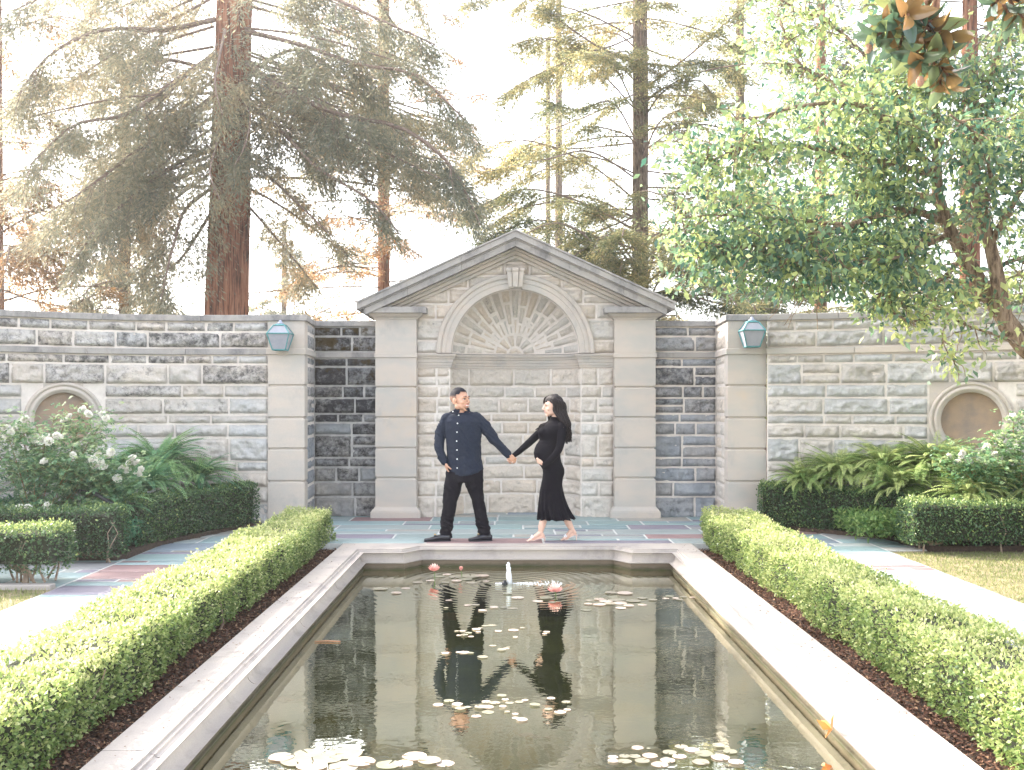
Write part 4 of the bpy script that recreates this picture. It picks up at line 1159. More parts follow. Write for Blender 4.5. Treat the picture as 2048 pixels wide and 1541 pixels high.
# low filler plants between the ferns
for side, rect, nm in ((-1, [(-7.2, -3.9), (11.1, 13.2)], 'shaded ground cover between ferns and roses in the left bed'), (1, [(3.8, 8.0), (11.8, 13.2)], 'ground cover between the ferns in the right bed')):
    L = Leaves(); n = 26000; x = rng.uniform(*rect[0], n); y = rng.uniform(*rect[1], n)
    ok = ((y < 13.75-.12*np.abs(x-(-4.5 if side < 0 else 4.0))**2*.6) & (y > (10.9+ (3.95+x)*-.0 if side < 0 else 11.7)) & (np.abs(x) > 4.0 + np.clip(13.2-y, -.6, 0)*.5))
    x, y = x[ok], y[ok]; n = len(x)
    z = .06 + rng.beta(2,1.4,n)*(.33+.16*fbm(x*2, y*2, seed=12)); 
    L.add(np.stack([x,y,z],1), rdir(n)+np.array([0,-.2,.2]), rdir(n)+np.array([0,-.3,.6]), rng.uniform(.04,.09,n), rng.uniform(.02,.035,n), .35+rng.normal(0,.2,n))
    tag(L.build('ground_cover', M['fern_l'] if side < 0 else M['fern_r']), nm, 'ground cover', kind='stuff')

# ================================================================== WHITE ROSES
M['rose_leaf'] = leaf_mat('rose_leaves', [(0, (.05,.13,.075)), (.5, (.13,.26,.12)), (1, (.42,.50,.24))], .4, .4, .5)
M['petal'] = leaf_mat('white_rose_petals', [(0, (.74,.70,.60)), (1, (.86,.85,.82))], .3, .6, .2)
M['cane'] = simple('rose_canes', (.20,.20,.07), .7, (.26,.13,.08), 8)
def rose_mesh(seed):
    g = np.random.default_rng(seed); P=[];D=[];N=[];Ln=[];Wd=[]
    V = []; Fc = []
    def petal(a, tilt, ln, wd, r0, cup):
        d = np.array([math.cos(a)*math.sin(tilt), math.sin(a)*math.sin(tilt), math.cos(tilt)]); s = np.array([-math.sin(a), math.cos(a), 0]); nn = np.cross(s, d)
        b = len(V)
        for i in range(4):
            t = i/3
            for j in range(5):
                w = (j-2)/2; wf = math.sin(math.pi*(.12+.74*t))**.6
                p = d*(r0+ln*t) + s*w*wd*.5*wf + nn*(-cup*(1-w*w)*0 + cup*(w*w)*ln*.8 + cup*ln*.6*t*t*(1 if tilt < .7 else -1)) + g.normal(0,.0012,3)
                V.append(p)
        for i in range(3):
            for j in range(4):
                q = b+i*5+j; Fc.append((q, q+1, q+6, q+5))
    for n, tilt, ln, wd in ((7, 1.35, .036, .036), (6, 1.05, .036, .036), (6, .72, .034, .030), (5, .42, .031, .024), (4, .18, .028, .018)):
        ph = g.uniform(0, 6)
        for k in range(n): petal(2*math.pi*k/n+ph+g.uniform(-.15,.15), tilt+g.uniform(-.12,.12), ln*g.uniform(.85,1.15), wd, .003, .22)
    me = np_mesh('rose', np.array(V), np.array(Fc), M['petal'], attrs={'v': g.random(len(V))}, smooth=True)
    return me
RM = [rose_mesh(i) for i in range(4)]
def rose_bush(x, y, z, label, cane_targets, flowers, spread, nleaf, ybias=0.0):
    root = empty('rose_bush', (x, y, z), label, 'rose bush')
    mb = MB(); L = Leaves()
    allp = []
    for (tx, ty, tz) in cane_targets:
        a = Vector((x+random.uniform(-.1,.1), y+random.uniform(-.1,.1), z)); e = Vector((tx, ty, tz)); m_ = a.lerp(e, .55)+Vector((0,0,.12))
        pts = [a.lerp(m_, t/4)*(1-t/8)+m_.lerp(e, t/4)*(t/8) if False else (a*(1-t/6)**2 + m_*2*(t/6)*(1-t/6) + e*(t/6)**2) for t in range(7)]
        mb.tube(pts, [.011,.010,.009,.007,.006,.005,.003], 6)
        for t in np.linspace(.15, 1.0, 12): allp.append((a*(1-t)**2 + m_*2*t*(1-t) + e*t**2, t))
        for k in range(5):
            t = random.uniform(.4, .95); b_ = a*(1-t)**2 + m_*2*t*(1-t) + e*t**2; e2 = b_+Vector((random.uniform(-.2,.2), random.uniform(-.15,.15), random.uniform(.02,.2)))
            mb.tube([b_, b_.lerp(e2,.5)+Vector((0,0,.02)), e2], [.004,.003,.002], 5)
            for q in np.linspace(.2, 1, 5): allp.append((b_.lerp(e2, q), 1))
    for (fx, fy, fz) in flowers:
        for k in range(3): allp.append((Vector((fx, fy, fz-.04*k-.04)), 1))
    A = np.array([tuple(p) for p, _ in allp]); idx = rng.integers(0, len(A), nleaf)
    pos = A[idx] + rng.normal(0, spread, (nleaf, 3))*np.array([1,1,.9])
    # compound leaves: five leaflets each
    d = unit(rdir(nleaf)*np.array([1,1,.5])+np.array([0,-.15,-.1])); nn = unit(rdir(nleaf)*.5+np.array([0,-.2,.8])); sd = unit(np.cross(d, nn))
    v = .42 + rng.normal(0,.2,nleaf) + .25*np.clip((pos[:,2]-z-.6)/.6, 0, 1)
    for (o1, o2, dd) in ((0,0,0), (.022,.018,1), (.022,-.018,-1), (.004,.016,1), (.004,-.016,-1)):
        L.add(pos + d*(.03-o1) + sd*o2*.3, unit(d + sd*dd*1.1), nn+rdir(nleaf)*.25, rng.uniform(.028,.045,nleaf), rng.uniform(.018,.027,nleaf), v)
    L.build('foliage', M['rose_leaf'], root, fold=.2)
    mb.build('canes', M['cane'], root)
    for i, (fx, fy, fz) in enumerate(flowers):
        o = bpy.data.objects.new('rose', RM[i % 4]); col.objects.link(o); o.parent = root
        o.location = (fx-x, fy-y, fz-z); sc_ = random.uniform(1.0, 1.45)
        o.scale = (sc_,)*3; o.rotation_euler = (random.uniform(.2, 1.3), random.uniform(-.5,.5), random.uniform(-.6,.6))
    return root
def rp(px, py, Y): p = at(px, py, Y); return (p.x, p.y, p.z)
fl = []
for (px, py, Yd) in [(128,843,11.6),(140,836,11.7),(165,822,11.7),(176,829,11.6),(204,830,11.8),(212,838,11.7),(50,840,11.4),(40,847,11.5),(10,858,11.2),(22,866,11.2),(30,860,11.3),(14,874,11.2),(72,888,11.3),(84,882,11.2),(92,875,11.3),(98,884,11.2),(112,872,11.3),(118,878,11.3),(88,925,11.1),(146,911,11.2),(196,912,11.4),(187,922,11.3),(200,925,11.3),(214,915,11.4),(190,934,11.3),(208,936,11.3),(222,906,11.4),(265,917,11.5),(274,927,11.5),(262,927,11.5),(245,940,11.5),(254,942,11.5),(282,940,11.5),(275,950,11.5),(235,958,11.4),(97,1013,11.0),(54,1018,11.0),(40,1018,11.0),(-20,880,11.3),(-30,850,11.3)]:
    fl.append(rp(px, py, Yd))
ct = [rp(q[0], q[1], q[2]) for q in ((128,850,11.6),(165,835,11.7),(205,845,11.8),(45,850,11.4),(15,870,11.2),(90,885,11.3),(146,918,11.2),(195,925,11.3),(265,930,11.5),(240,950,11.5),(185,870,11.7),(110,830,11.7),(-20,880,11.3),(70,930,11.2),(230,900,11.5))]
rose_bush(-5.15, 11.45, .04, 'tall white rose bush in bloom in front of the left medallion', ct, fl, .095, 3700)
fl = [rp(*q) for q in ((1897,914,11.9),(1925,907,11.8),(1921,914,11.8),(1914,926,11.8),(1937,924,11.8),(1961,921,11.8),(1990,910,11.9),(1996,916,11.9),(1993,872,12.0),(1974,894,12.0),(2025,836,11.9),(2033,896,11.8),(2036,838,11.9))]
ct = [rp(*q) for q in ((1900,920,11.9),(1925,915,11.8),(1960,925,11.8),(1993,880,12.0),(2025,845,11.9),(1980,865,12.0),(2040,900,11.8),(2060,860,11.8))]
rose_bush(5.75, 11.85, .04, 'smaller white rose bush at the right edge in front of the medallion', ct, fl, .085, 1500)

# garden spotlight in the left bed
SP = empty('garden_spotlight', tuple(at(215, 1010, 11.3)), 'black tubular garden spotlight tilted on a post above the left hedge', 'spotlight')
a = at(186, 985, 11.3); b_ = at(230, 1011, 11.25)
mb = MB(); mb.tube([a, b_], [.022, .024], 12); mb.tube([b_-Vector((.012,0,-.006)), b_+Vector((.012,0,-.008))], [.028,.030], 12)
mb.build('lamp_tube', M['black_plastic'], SP, smooth=False)
c_ = at(160, 990, 11.35); mb = MB(); mb.tube([(c_.x, c_.y, .0), c_, c_+Vector((0,0,.06))], [.014,.014,.02], 8); mb.tube([c_+Vector((0,0,.05)), a], .008, 6)
mb.build('post', M['black_plastic'], SP)

# fallen leaves and crumbs on the coping, paths and terrace
L = Leaves(); n = 420
x = np.concatenate([CX+rng.choice([-1,1],220)*rng.uniform(1.8,1.99,220), CX+rng.choice([-1,1],200)*rng.uniform(2.8,4.0,200)]); y = rng.uniform(3.5, 12.0, n)
L.add(np.stack([x, y, np.full(n, .006)], 1), rdir(n)*np.array([1,1,.1]), np.array([0,0,1.])+rng.normal(0,.2,(n,3)), rng.uniform(.006,.022,n), rng.uniform(.004,.012,n), rng.random(n)*.7)
tag(L.build('leaf_litter', M['chips'], fold=.3), 'scattered dark crumbs and tiny fallen leaves on the coping and side paths', 'leaf litter', kind='stuff')
# ================================================================== PEOPLE
YP = 12.30
def pc(cx_, cy_, dy=0.0):
    """a point of the couple's plane from the enlarged crop of the photograph"""
    px = 820+cx_/4.165; py = 740+cy_/4.165
    return Vector(((px-PX)*YP/F, YP+dy, EYE-(py-PY)*YP/F))
M['skin_m'] = simple('tan_skin', (.55,.31,.21), .5, (.50,.26,.17), 40, .1, 300)
M['skin_w'] = simple('light_skin', (.70,.46,.36), .5, (.66,.41,.31), 40, .1, 300)
M['shirt'] = simple('navy_shirt_cotton', (.017,.023,.040), .8, (.012,.016,.030), 60, .25, 500, spec=.2)
M['trouser'] = simple('black_denim', (.0065,.0055,.009), .9, (.010,.008,.012), 40, .3, 400, spec=.15)
M['knit'] = simple('black_jersey', (.0055,.0045,.0075), .85, (.007,.0055,.009), 20, .15, 500, spec=.12)
M['leather'] = simple('black_leather', (.012,.012,.018), .22, (.02,.02,.03), 10)
M['hair_b'] = simple('black_brown_hair', (.008,.0055,.007), .5, (.020,.010,.009), 60, .3, 250, spec=.25)
M['white'] = simple('white_enamel', (.82,.80,.77), .3)
M['eye'] = simple('eye_white', (.42,.38,.36), .4)
M['brass'] = simple('gold_metal', (.80,.55,.22), .25, metal=1.0)
M['lip'] = simple('lips', (.55,.20,.17), .4)
M['iris'] = simple('dark_iris', (.02,.012,.01), .2)
M['clear'] = simple('nude_strap', (.78,.58,.50), .25)
M['crystal'] = simple('crystal_buckle', (.85,.86,.90), .08)
def remesh(name, mb, voxel, mat, parent, smooth=4, sf=.5, disp=None):
    me = mb.mesh(name+'_src'); o = bpy.data.objects.new(name+'_src', me); col.objects.link(o)
    r = o.modifiers.new('r', 'REMESH'); r.mode = 'VOXEL'; r.voxel_size = voxel
    if smooth: s_ = o.modifiers.new('s', 'SMOOTH'); s_.iterations = smooth; s_.factor = sf
    dg = bpy.context.evaluated_depsgraph_get(); m2 = bpy.data.meshes.new_from_object(o.evaluated_get(dg))
    bpy.data.objects.remove(o); m2.name = name; m2.materials.clear(); m2.materials.append(mat)
    n = len(m2.vertices); V = np.zeros(n*3, np.float32); m2.vertices.foreach_get('co', V); V = V.reshape(-1, 3)
    if disp is not None:
        Nn = np.zeros(n*3, np.float32); m2.vertices.foreach_get('normal', Nn); Nn = Nn.reshape(-1, 3)
        V = V + Nn*disp(V)[:, None]; m2.vertices.foreach_set('co', V.ravel()); m2.update()
    m2.polygons.foreach_set('use_smooth', [True]*len(m2.polygons))
    ob = link(name, m2, parent); return ob
def limb(mb, pts, rad, n=14, steps=5):
    """smooth tapering tube with round ends"""
    P = [Vector(p) for p in pts]; C = []; Rr = []
    Q = [P[0]*2-P[1]]+P+[P[-1]*2-P[-2]]; q = [rad[0]]+list(rad)+[rad[-1]]
    for i in range(1, len(Q)-2):
        for k in range(steps):
            t = k/steps
            C.append(.5*((2*Q[i])+(-Q[i-1]+Q[i+1])*t+(2*Q[i-1]-5*Q[i]+4*Q[i+1]-Q[i+2])*t*t+(-Q[i-1]+3*Q[i]-3*Q[i+1]+Q[i+2])*t**3))
            Rr.append(q[i]*(1-t)+q[i+1]*t)
    C.append(P[-1]); Rr.append(rad[-1])
    mb.tube(C, Rr, n); mb.ellipsoid(C[0], Rr[0]*.99, n, 8); mb.ellipsoid(C[-1], Rr[-1]*.99, n, 8)
def loft(mb, rows, n=40, sup=2.4, fn=None, cap=True):
    """rows: (centre, rx, ry); superellipse sections in the horizontal plane; fn(row index, angle, radius factor, z) -> (k, dz)"""
    rs = []
    for i, (c, rx, ry) in enumerate(rows):
        r_ = []
        for k in range(n):
            a_ = 2*math.pi*k/n; ca, sa = math.cos(a_), math.sin(a_)
            x = rx*math.copysign(abs(ca)**(2/sup), ca); y = ry*math.copysign(abs(sa)**(2/sup), sa); z = 0; kk = 1
            if fn: kk, z = fn(i, a_, x, y)
            r_.append(Vector(c)+Vector((x*kk, y*kk, z)))
        rs.append(r_)
    mb.rings(rs, cap=cap)
def interp_rows(keys, m=3):
    out = []
    for i in range(len(keys)-1):
        a, b_ = keys[i], keys[i+1]
        for k in range(m):
            t = k/m; out.append((Vector(a[0]).lerp(Vector(b_[0]), t), a[1]*(1-t)+b_[1]*t, a[2]*(1-t)+b_[2]*t))
    out.append((Vector(keys[-1][0]), keys[-1][1], keys[-1][2])); return out
def fingers(mb, wrist, fwd, pn, sc_=1.0, curl=(.5,.9,.7), side=1, thumb_curl=.5, spread=.06):
    """palm, four fingers of different length with bent joints, thumb from the side of the palm. pn: direction the palm faces"""
    fwd = Vector(fwd).normalized(); pn = (Vector(pn)-fwd*Vector(pn).dot(fwd)).normalized(); lat = fwd.cross(pn)*side
    Rm = Matrix((lat, fwd, -pn)).transposed()
    c = Vector(wrist)+fwd*.045*sc_
    mb.ellipsoid(c, (.040*sc_, .052*sc_, .016*sc_), 14, 10, rot=Rm)
    mb.ellipsoid(c+lat*.018*sc_-fwd*.01*sc_+pn*.006*sc_, (.018*sc_, .03*sc_, .015*sc_), 10, 8, rot=Rm)
    tips = []
    for j, (off, ln) in enumerate(((.029,.072),(.010,.080),(-.010,.074),(-.028,.058))):
        b_ = Vector(wrist)+fwd*(.085-.004*abs(j-1))*sc_+lat*off*sc_
        d = (fwd+lat*off*spread*14).normalized(); pts = [b_-fwd*.012*sc_, b_]; ang = 0
        for seg, cr in zip((.46,.30,.24), curl):
            ang += cr*(1+.08*j); dd = d*math.cos(ang)+pn*math.sin(ang); pts.append(pts[-1]+dd*ln*seg*sc_)
        rr = [.0095*sc_]*2+[.0088*sc_, .008*sc_, .0068*sc_]
        mb.tube(pts, rr, 8); mb.ellipsoid(pts[-1], .0068*sc_, 8, 6)
        for p_ in pts[1:-1]: mb.ellipsoid(p_, .0098*sc_, 8, 6)
    tb = Vector(wrist)+fwd*.028*sc_+lat*.034*sc_
    td = (fwd*.75+lat*.62+pn*.35).normalized(); p1 = tb+td*.034*sc_; d2 = (td*(1-thumb_curl*.4)+fwd*.4+pn*thumb_curl*.9-lat*thumb_curl*.5).normalized(); p2 = p1+d2*.030*sc_
    d3 = (d2+pn*thumb_curl*.4-lat*thumb_curl*.4).normalized(); p3 = p2+d3*.020*sc_
    mb.tube([tb-td*.012*sc_, tb, p1, p2, p3], [.014*sc_,.014*sc_,.0115*sc_,.0105*sc_,.0075*sc_], 8); mb.ellipsoid(p3, .0075*sc_, 8, 6)
    mb.ellipsoid(p1, .0118*sc_, 8, 6)
def head_parts(o, yaw, tilt, sc_, woman=False):
    """local head frame: face toward -Y; returns transform and fills body"""
    Mx = Matrix.Translation(Vector(o)) @ Matrix.Rotation(yaw, 4, 'Z') @ Matrix.Rotation(tilt, 4, 'X') @ Matrix.Scale(sc_, 4)
    T = lambda x, y, z: Mx @ Vector((x, y, z))
    R3 = Mx.to_3x3()
    def E(mb, c, r, rot=None):
        mb.ellipsoid(T(*c), r, 18, 12, rot=R3 if rot is None else R3 @ rot)
    def Tb(mb, pts, rr): mb.tube([T(*p) for p in pts], [q*sc_ for q in rr], 10)
    return Mx, T, R3, E, Tb
def build_head(body, Hd, woman):
    Mx, T, R3, E, Tb = Hd
    E(body, (0,.018,.038), (.076,.096,.086)); E(body, (0,-.022,.0), (.066,.070,.088))
    E(body, (0,-.030,-.052), (.054 if woman else .060,.056,.050)); E(body, (0,-.066,-.094), (.020 if woman else .026,.019,.017))
    for s in (-1, 1):
        E(body, (s*.040,.004,-.056), (.022,.034,.034)); E(body, (s*.038,-.060,-.024), (.023,.018,.022)); E(body, (s*.013,-.098,-.031), (.009,.011,.0085))
        ro = Matrix.Rotation(s*-.35, 3, 'Z') @ Matrix.Rotation(.15, 3, 'X')
        if not woman: E(body, (s*.080,.012,-.006), (.008,.020,.033), ro); E(body, (s*.078,.004,-.03), (.006,.010,.012), ro)
        Tb(body, [(s*.008,-.090,.026),(s*.030,-.088,.032),(s*.052,-.070,.024)], [.009,.010,.008])
    Tb(body, [(0,-.086,.030),(0,-.098,.008),(0,-.112,-.018),(0,-.115,-.027)], [.008,.008,.0105,.0105])
    E(body, (0,-.110,-.028), (.011,.011,.009))
    E(body, (0,-.084,-.054), (.026,.012,.020))
def face_details(root, Hd, woman):
    Mx, T, R3, E, Tb = Hd
    mb = MB()
    for s in (-1, 1): E(mb, (s*.030,-.0755,.008), (.0130,.0112,.0062))
    mb.build('eyes', M['eye'], root, smooth=True)
    mb = MB()
    for s in (-1, 1): E(mb, (s*.030+(.0),-.0845,.0075), (.0072,.0048,.0060))
    mb.build('irises', M['iris'], root, smooth=True)
    mb = MB()
    for s in (-1, 1):
        Tb(mb, [(s*.012,-.096,.030),(s*.028,-.0985,.037),(s*.050,-.080,.031)], [.0030,.0036,.002]) 
        Tb(mb, [(s*.016,-.087,.012),(s*.030,-.0895,.0165),(s*.045,-.080,.011)], [.0016,.0024 if woman else .0016,.0016])
    mb.build('eyebrows', M['hair_b'], root, smooth=True)
    mb = MB(); E(mb, (0,-.0895,-.0570), (.0235,.0100,.0080)); mb.build('teeth', M['white'], root, smooth=True)
    mb = MB()
    Tb(mb, [(-.029,-.082,-.047),(-.012,-.0955,-.0505),(0,-.098,-.0515),(.012,-.0955,-.0505),(.029,-.082,-.047)], [.002,.0036,.0036,.0036,.002])
    Tb(mb, [(-.029,-.082,-.047),(-.014,-.0935,-.0630),(0,-.0965,-.0655),(.014,-.0935,-.0630),(.029,-.082,-.047)], [.002,.0038,.0046,.0038,.002])
    mb.build('lips', M['lip'] , root, smooth=True)

# ---------------------------------------------------------------- the man
MAN = empty('person', tuple(pc(440, 1430)), 'man in navy button shirt and black trousers walking left, looking back at the woman', 'person')
mc = pc(420, 256, -.02)
HM = head_parts(mc, R(52), R(-4), 1.17)
body = MB(); build_head(body, HM, False)
limb(body, [pc(425, 270, .03), pc(432, 330, .01), pc(440, 380, .02)], [.064,.068,.074])
body.ellipsoid(pc(440, 470, 0), (.16,.09,.20)); body.ellipsoid(pc(455, 700, 0), (.15,.09,.22)); body.ellipsoid(pc(460, 860, 0), (.14,.09,.12))
limb(body, [pc(300, 410), pc(248, 620, .01), pc(292, 765, -.05)], [.045,.036,.027])
limb(body, [pc(570, 410), pc(690, 570, -.01), pc(812, 700, -.02)], [.045,.036,.027])
limb(body, [pc(390, 880), pc(335, 1090), pc(305, 1360)], [.07,.05,.036]); limb(body, [pc(530, 880), pc(575, 1090, .02), pc(615, 1370, .02)], [.07,.05,.036])
wr = pc(818, 708, -.03); ctr = pc(842, 742, -.02)
fingers(body, wr, Vector((.72,-.10,-.68)), Vector((.12, .95, .1)), 1.0, curl=(.55,1.0,.8), side=-1, thumb_curl=.5)
limb(body, [pc(812, 700, -.02), wr + Vector((.012,0,-.01))], [.027,.026])
fingers(body, pc(296, 768, -.06), Vector((.22,.05,-.97)), Vector((1,.2,.2)), .95, curl=(.25,.35,.3), side=1)
remesh('body', body, .0042, M['skin_m'], MAN, 3)
face_details(MAN, HM, False)
# hair: cropped cap with faded sides
m, nt, b = new_mat('short_faded_hair'); M['fade'] = m
a = node(nt, 'ShaderNodeAttribute'); a.attribute_name = 'v'
t = tex(nt, 260, 3); 
ad = node(nt, 'ShaderNodeMath', operation='MULTIPLY_ADD'); nt.links.new(t.outputs[0], ad.inputs[0]); ad.inputs[1].default_value = .35; nt.links.new(a.outputs['Fac'], ad.inputs[2])
r = ramp(nt, ad.outputs[0], [(.15, (.30,.18,.13)), (.42, (.07,.048,.045)), (.7, (.010,.009,.014))])
nt.links.new(r.outputs[0], b.inputs['Base Color']); b.inputs['Roughness'].default_value = .7; b.inputs['Specular IOR Level'].default_value = .15
Mx, T, R3, E, Tb = HM
V = []; Fc = []; at_ = []
nu, nv = 64, 40
for i in range(nv+1):
    th = math.pi*.72*i/nv
    for k in range(nu):
        ph = 2*math.pi*k/nu; sx, sy, sz = math.sin(th)*math.cos(ph), math.sin(th)*math.sin(ph), math.cos(th)
        top_ = max(0, sz)
        V.append(T(.079*sx, .018+.100*sy, .038+(.086+.007*top_)*sz+.003)); at_.append(np.clip((sz+.05)/.55, 0, 1)*.95 if True else 0)
def hairy(p):      # hairline in head coordinates
    x, y, z = p
    if y < -.045: return z > .082
    if y < -.012: return z > .060-.0*(y)
    if y < .012: return z > .018 or (z > -.02 and y < -.0 and False)
    if y < .035: return z > .032
    return z > -.045
for i in range(nv):
    for k in range(nu):
        q = (i*nu+k, i*nu+(k+1) % nu, (i+1)*nu+(k+1) % nu, (i+1)*nu+k)
        c = Vector((0,0,0))
        for j in q: c += V[j]
        lc = Mx.inverted() @ (c/4)
        if hairy(lc): Fc.append(tuple(reversed(q)))
me = np_mesh('hair', np.array([tuple(v) for v in V]), np.array(Fc), M['fade'], attrs={'v': at_}, smooth=True)
link('hair', me, MAN)
mb = MB(); E(mb, (0,-.0845,-.092), (.019,.008,.012)); Tb(mb, [(-.024,-.074,-.070),(-.020,-.078,-.088),(0,-.086,-.100),(.020,-.078,-.088),(.024,-.074,-.070)], [.002,.0035,.004,.0035,.002])
mb.build('goatee', M['hair_b'], MAN, smooth=True)
# shirt
sh = MB()
def sec(y, x0, x1, ry, dy=0): c = pc((x0+x1)/2, y, dy); return (c, (x1-x0)/2/4.165*YP/F, ry)
rows = interp_rows([sec(352, 392, 478, .062, .015), sec(366, 345, 525, .085, .012), sec(388, 300, 562, .105, .005), sec(430, 286, 585, .125), sec(500, 290, 592, .135), sec(580, 300, 594, .135), sec(660, 306, 590, .132), sec(740, 312, 597, .133), sec(800, 316, 606, .137), sec(846, 320, 611, .138)], 3)
def hem(i, a_, x, y):
    if i == len(rows)-1:
        t = x/.20
        return 1.0, .022*(t > 0)*0 + (-.056*math.cos(min(1.5, abs(t+.15)*1.2)) + .040*max(0, t)) 
    return 1.0, 0
loft(sh, rows, 48, 2.35, hem)
limb(sh, [pc(312, 408, .01), pc(262, 505, .015), pc(246, 620, .0), pc(258, 690, -.03), pc(290, 764, -.055)], [.072,.061,.056,.050,.041], 18)
limb(sh, [pc(548, 412, .005), pc(618, 470, 0), pc(692, 565, -.015), pc(755, 640, -.02), pc(815, 706, -.025)], [.080,.070,.059,.052,.043], 18)
limb(sh, [pc(330, 392, .01), pc(545, 395, .01)], [.055,.062])
def shirt_folds(V):
    x, y, z = V[:,0]-MAN.location.x, V[:,1], V[:,2]
    d = .014*fbm(x*9+z*7, y*6, z*5-x*6, o=3, seed=41) + .006*fbm(x*24+z*16, y*15, z*14, o=2, seed=42, ridged=True)
    arm = np.clip((np.abs(x+.0)-.22)/.05, 0, 1)
    d = d + arm*.013*fbm(x*7, y*7, z*26+x*18, o=2, seed=43, ridged=True)
    return d
so_ = remesh('shirt', sh, .0065, M['shirt'], MAN, 3, disp=shirt_folds)
# cuffs, collar, placket and buttons
mb = MB()
def cuff(p0, p1, r0, r1): mb = MB(); mb.tube([p0, p1], [r0, r1], 20, cap=False); mb.tube([p1, p1.lerp(p0, .9)], [r1, r1*.9], 20, cap=False); mb.build('cuff', M['shirt'], MAN, smooth=True)
cuff(pc(768, 652, -.022), pc(826, 716, -.026), .050, .043); cuff(pc(258, 715, -.04), pc(294, 772, -.058), .050, .043)
dg = bpy.context.evaluated_depsgraph_get()
bv = BVHTree.FromObject(so_, dg)
def front(p, off=.002):
    h = bv.ray_cast(Vector((p.x, YP-1.5, p.z)), Vector((0,1,0)))
    return (h[0] + Vector((0,-off,0))) if h[0] is not None else Vector((p.x, YP-.13, p.z))
mb = MB()
for (cx_, cy_) in ((408,379),(400,445),(396,517),(394,591),(396,664),(397,739),(398,812),(362,347)):
    p = front(pc(cx_, cy_)); mb.lathe([(.0085,.003),(.0085,-.002),(.006,-.0035),(.001,-.003)], p, (0,1,0), 14)
mb.build('buttons', M['white'], MAN)
mb = MB(); L1 = []; 
for (cx_, cy_) in ((410,385),(400,445),(396,517),(394,591),(396,664),(397,739),(398,800),(398,868)):
    q = front(pc(cx_-17, cy_), .004); q2 = front(pc(cx_+17, cy_), .004); L1.append((q, q2))
for i in range(len(L1)-1): mb.add([L1[i][0], L1[i][1], L1[i+1][1], L1[i+1][0]], [(0,1,2,3)])
mb.build('placket', M['shirt'], MAN)
mb = MB(); nk = pc(436, 335, .012)
rs0 = []
for (z, r_, k_) in ((-.005,.070,1.0),(.030,.074,1.0),(.034,.080,1.0),(.0,.092,1.05)):
    ring = []
    for i in range(29):
        a_ = R(-70)+R(320)*i/28      # opening toward the front
        ring.append(nk+Vector((math.cos(a_)*r_*1.0, math.sin(a_)*r_*.92, z-.028*(1-math.cos(a_-R(90)))*.5-.004)))
    rs0.append(ring)
vs = [p for r_ in rs0 for p in r_]; mb.add(vs, [(i*29+k, i*29+k+1, (i+1)*29+k+1, (i+1)*29+k) for i in range(3) for k in range(28)])
# two collar points
c0 = front(pc(412, 378), .012)
for s, tip in ((-1, (332, 352)), (1, (505, 352))):
    A0 = front(pc(412+s*4, 376), .010); T0 = front(pc(*tip), .012); T0.z = pc(*tip).z; B0 = nk+Vector((s*.066,-.03,.020)); C0 = nk+Vector((s*.045,-.058,-.010)); D0 = nk+Vector((s*.074,-.02,-.012))
    mb.add([A0, C0, B0, D0, T0], [(0,1,2,4),(2,3,4)])
co2 = mb.build('collar', M['shirt'], MAN); so3 = co2.modifiers.new('s', 'SOLIDIFY'); so3.thickness = .004
# trousers
tr = MB()
rowsT = interp_rows([sec(770, 322, 598, .118), sec(830, 308, 612, .125), sec(890, 298, 610, .130), sec(935, 296, 606, .125)], 3)
loft(tr, rowsT, 40, 2.3)
def tleg(keys): loft(tr, interp_rows(keys, 3), 32, 2.1)
tleg([sec(850, 298, 455, .118), sec(930, 292, 440, .112,-.01), sec(1010, 283, 420, .098,-.015), sec(1090, 274, 396, .085,-.02), sec(1180, 268, 378, .075,-.015), sec(1270, 258, 360, .068,-.005), sec(1340, 252, 348, .064), sec(1400, 262, 345, .060)])
tleg([sec(850, 435, 612, .120), sec(930, 448, 606, .115,.005), sec(1000, 480, 606, .10,.01), sec(1080, 512, 618, .085,.015), sec(1160, 530, 630, .076,.02), sec(1240, 545, 644, .068,.02), sec(1320, 560, 662, .064,.02), sec(1388, 582, 672, .060,.02)])
zk = pc(0, 1300).z
def tr_folds(V):
    x, y, z = V[:,0], V[:,1], V[:,2]
    low = np.clip((zk+.25-z)/.25, 0, 1); crotch = np.exp(-((z-pc(0,960).z)/.10)**2)
    d = .009*fbm(x*8, y*7, z*8+x*8, o=3, seed=51) + low*.022*fbm(x*6, y*5, z*26+x*10, o=2, seed=52, ridged=True) + crotch*.010*fbm(x*10, y*6, z*20-np.abs(x+.58)*22, o=2, seed=53, ridged=True) + .004*fbm(x*14,y*8,z*22+x*16,o=2,seed=54,ridged=True)
    return d
remesh('trousers', tr, .0065, M['trouser'], MAN, 3, disp=tr_folds)
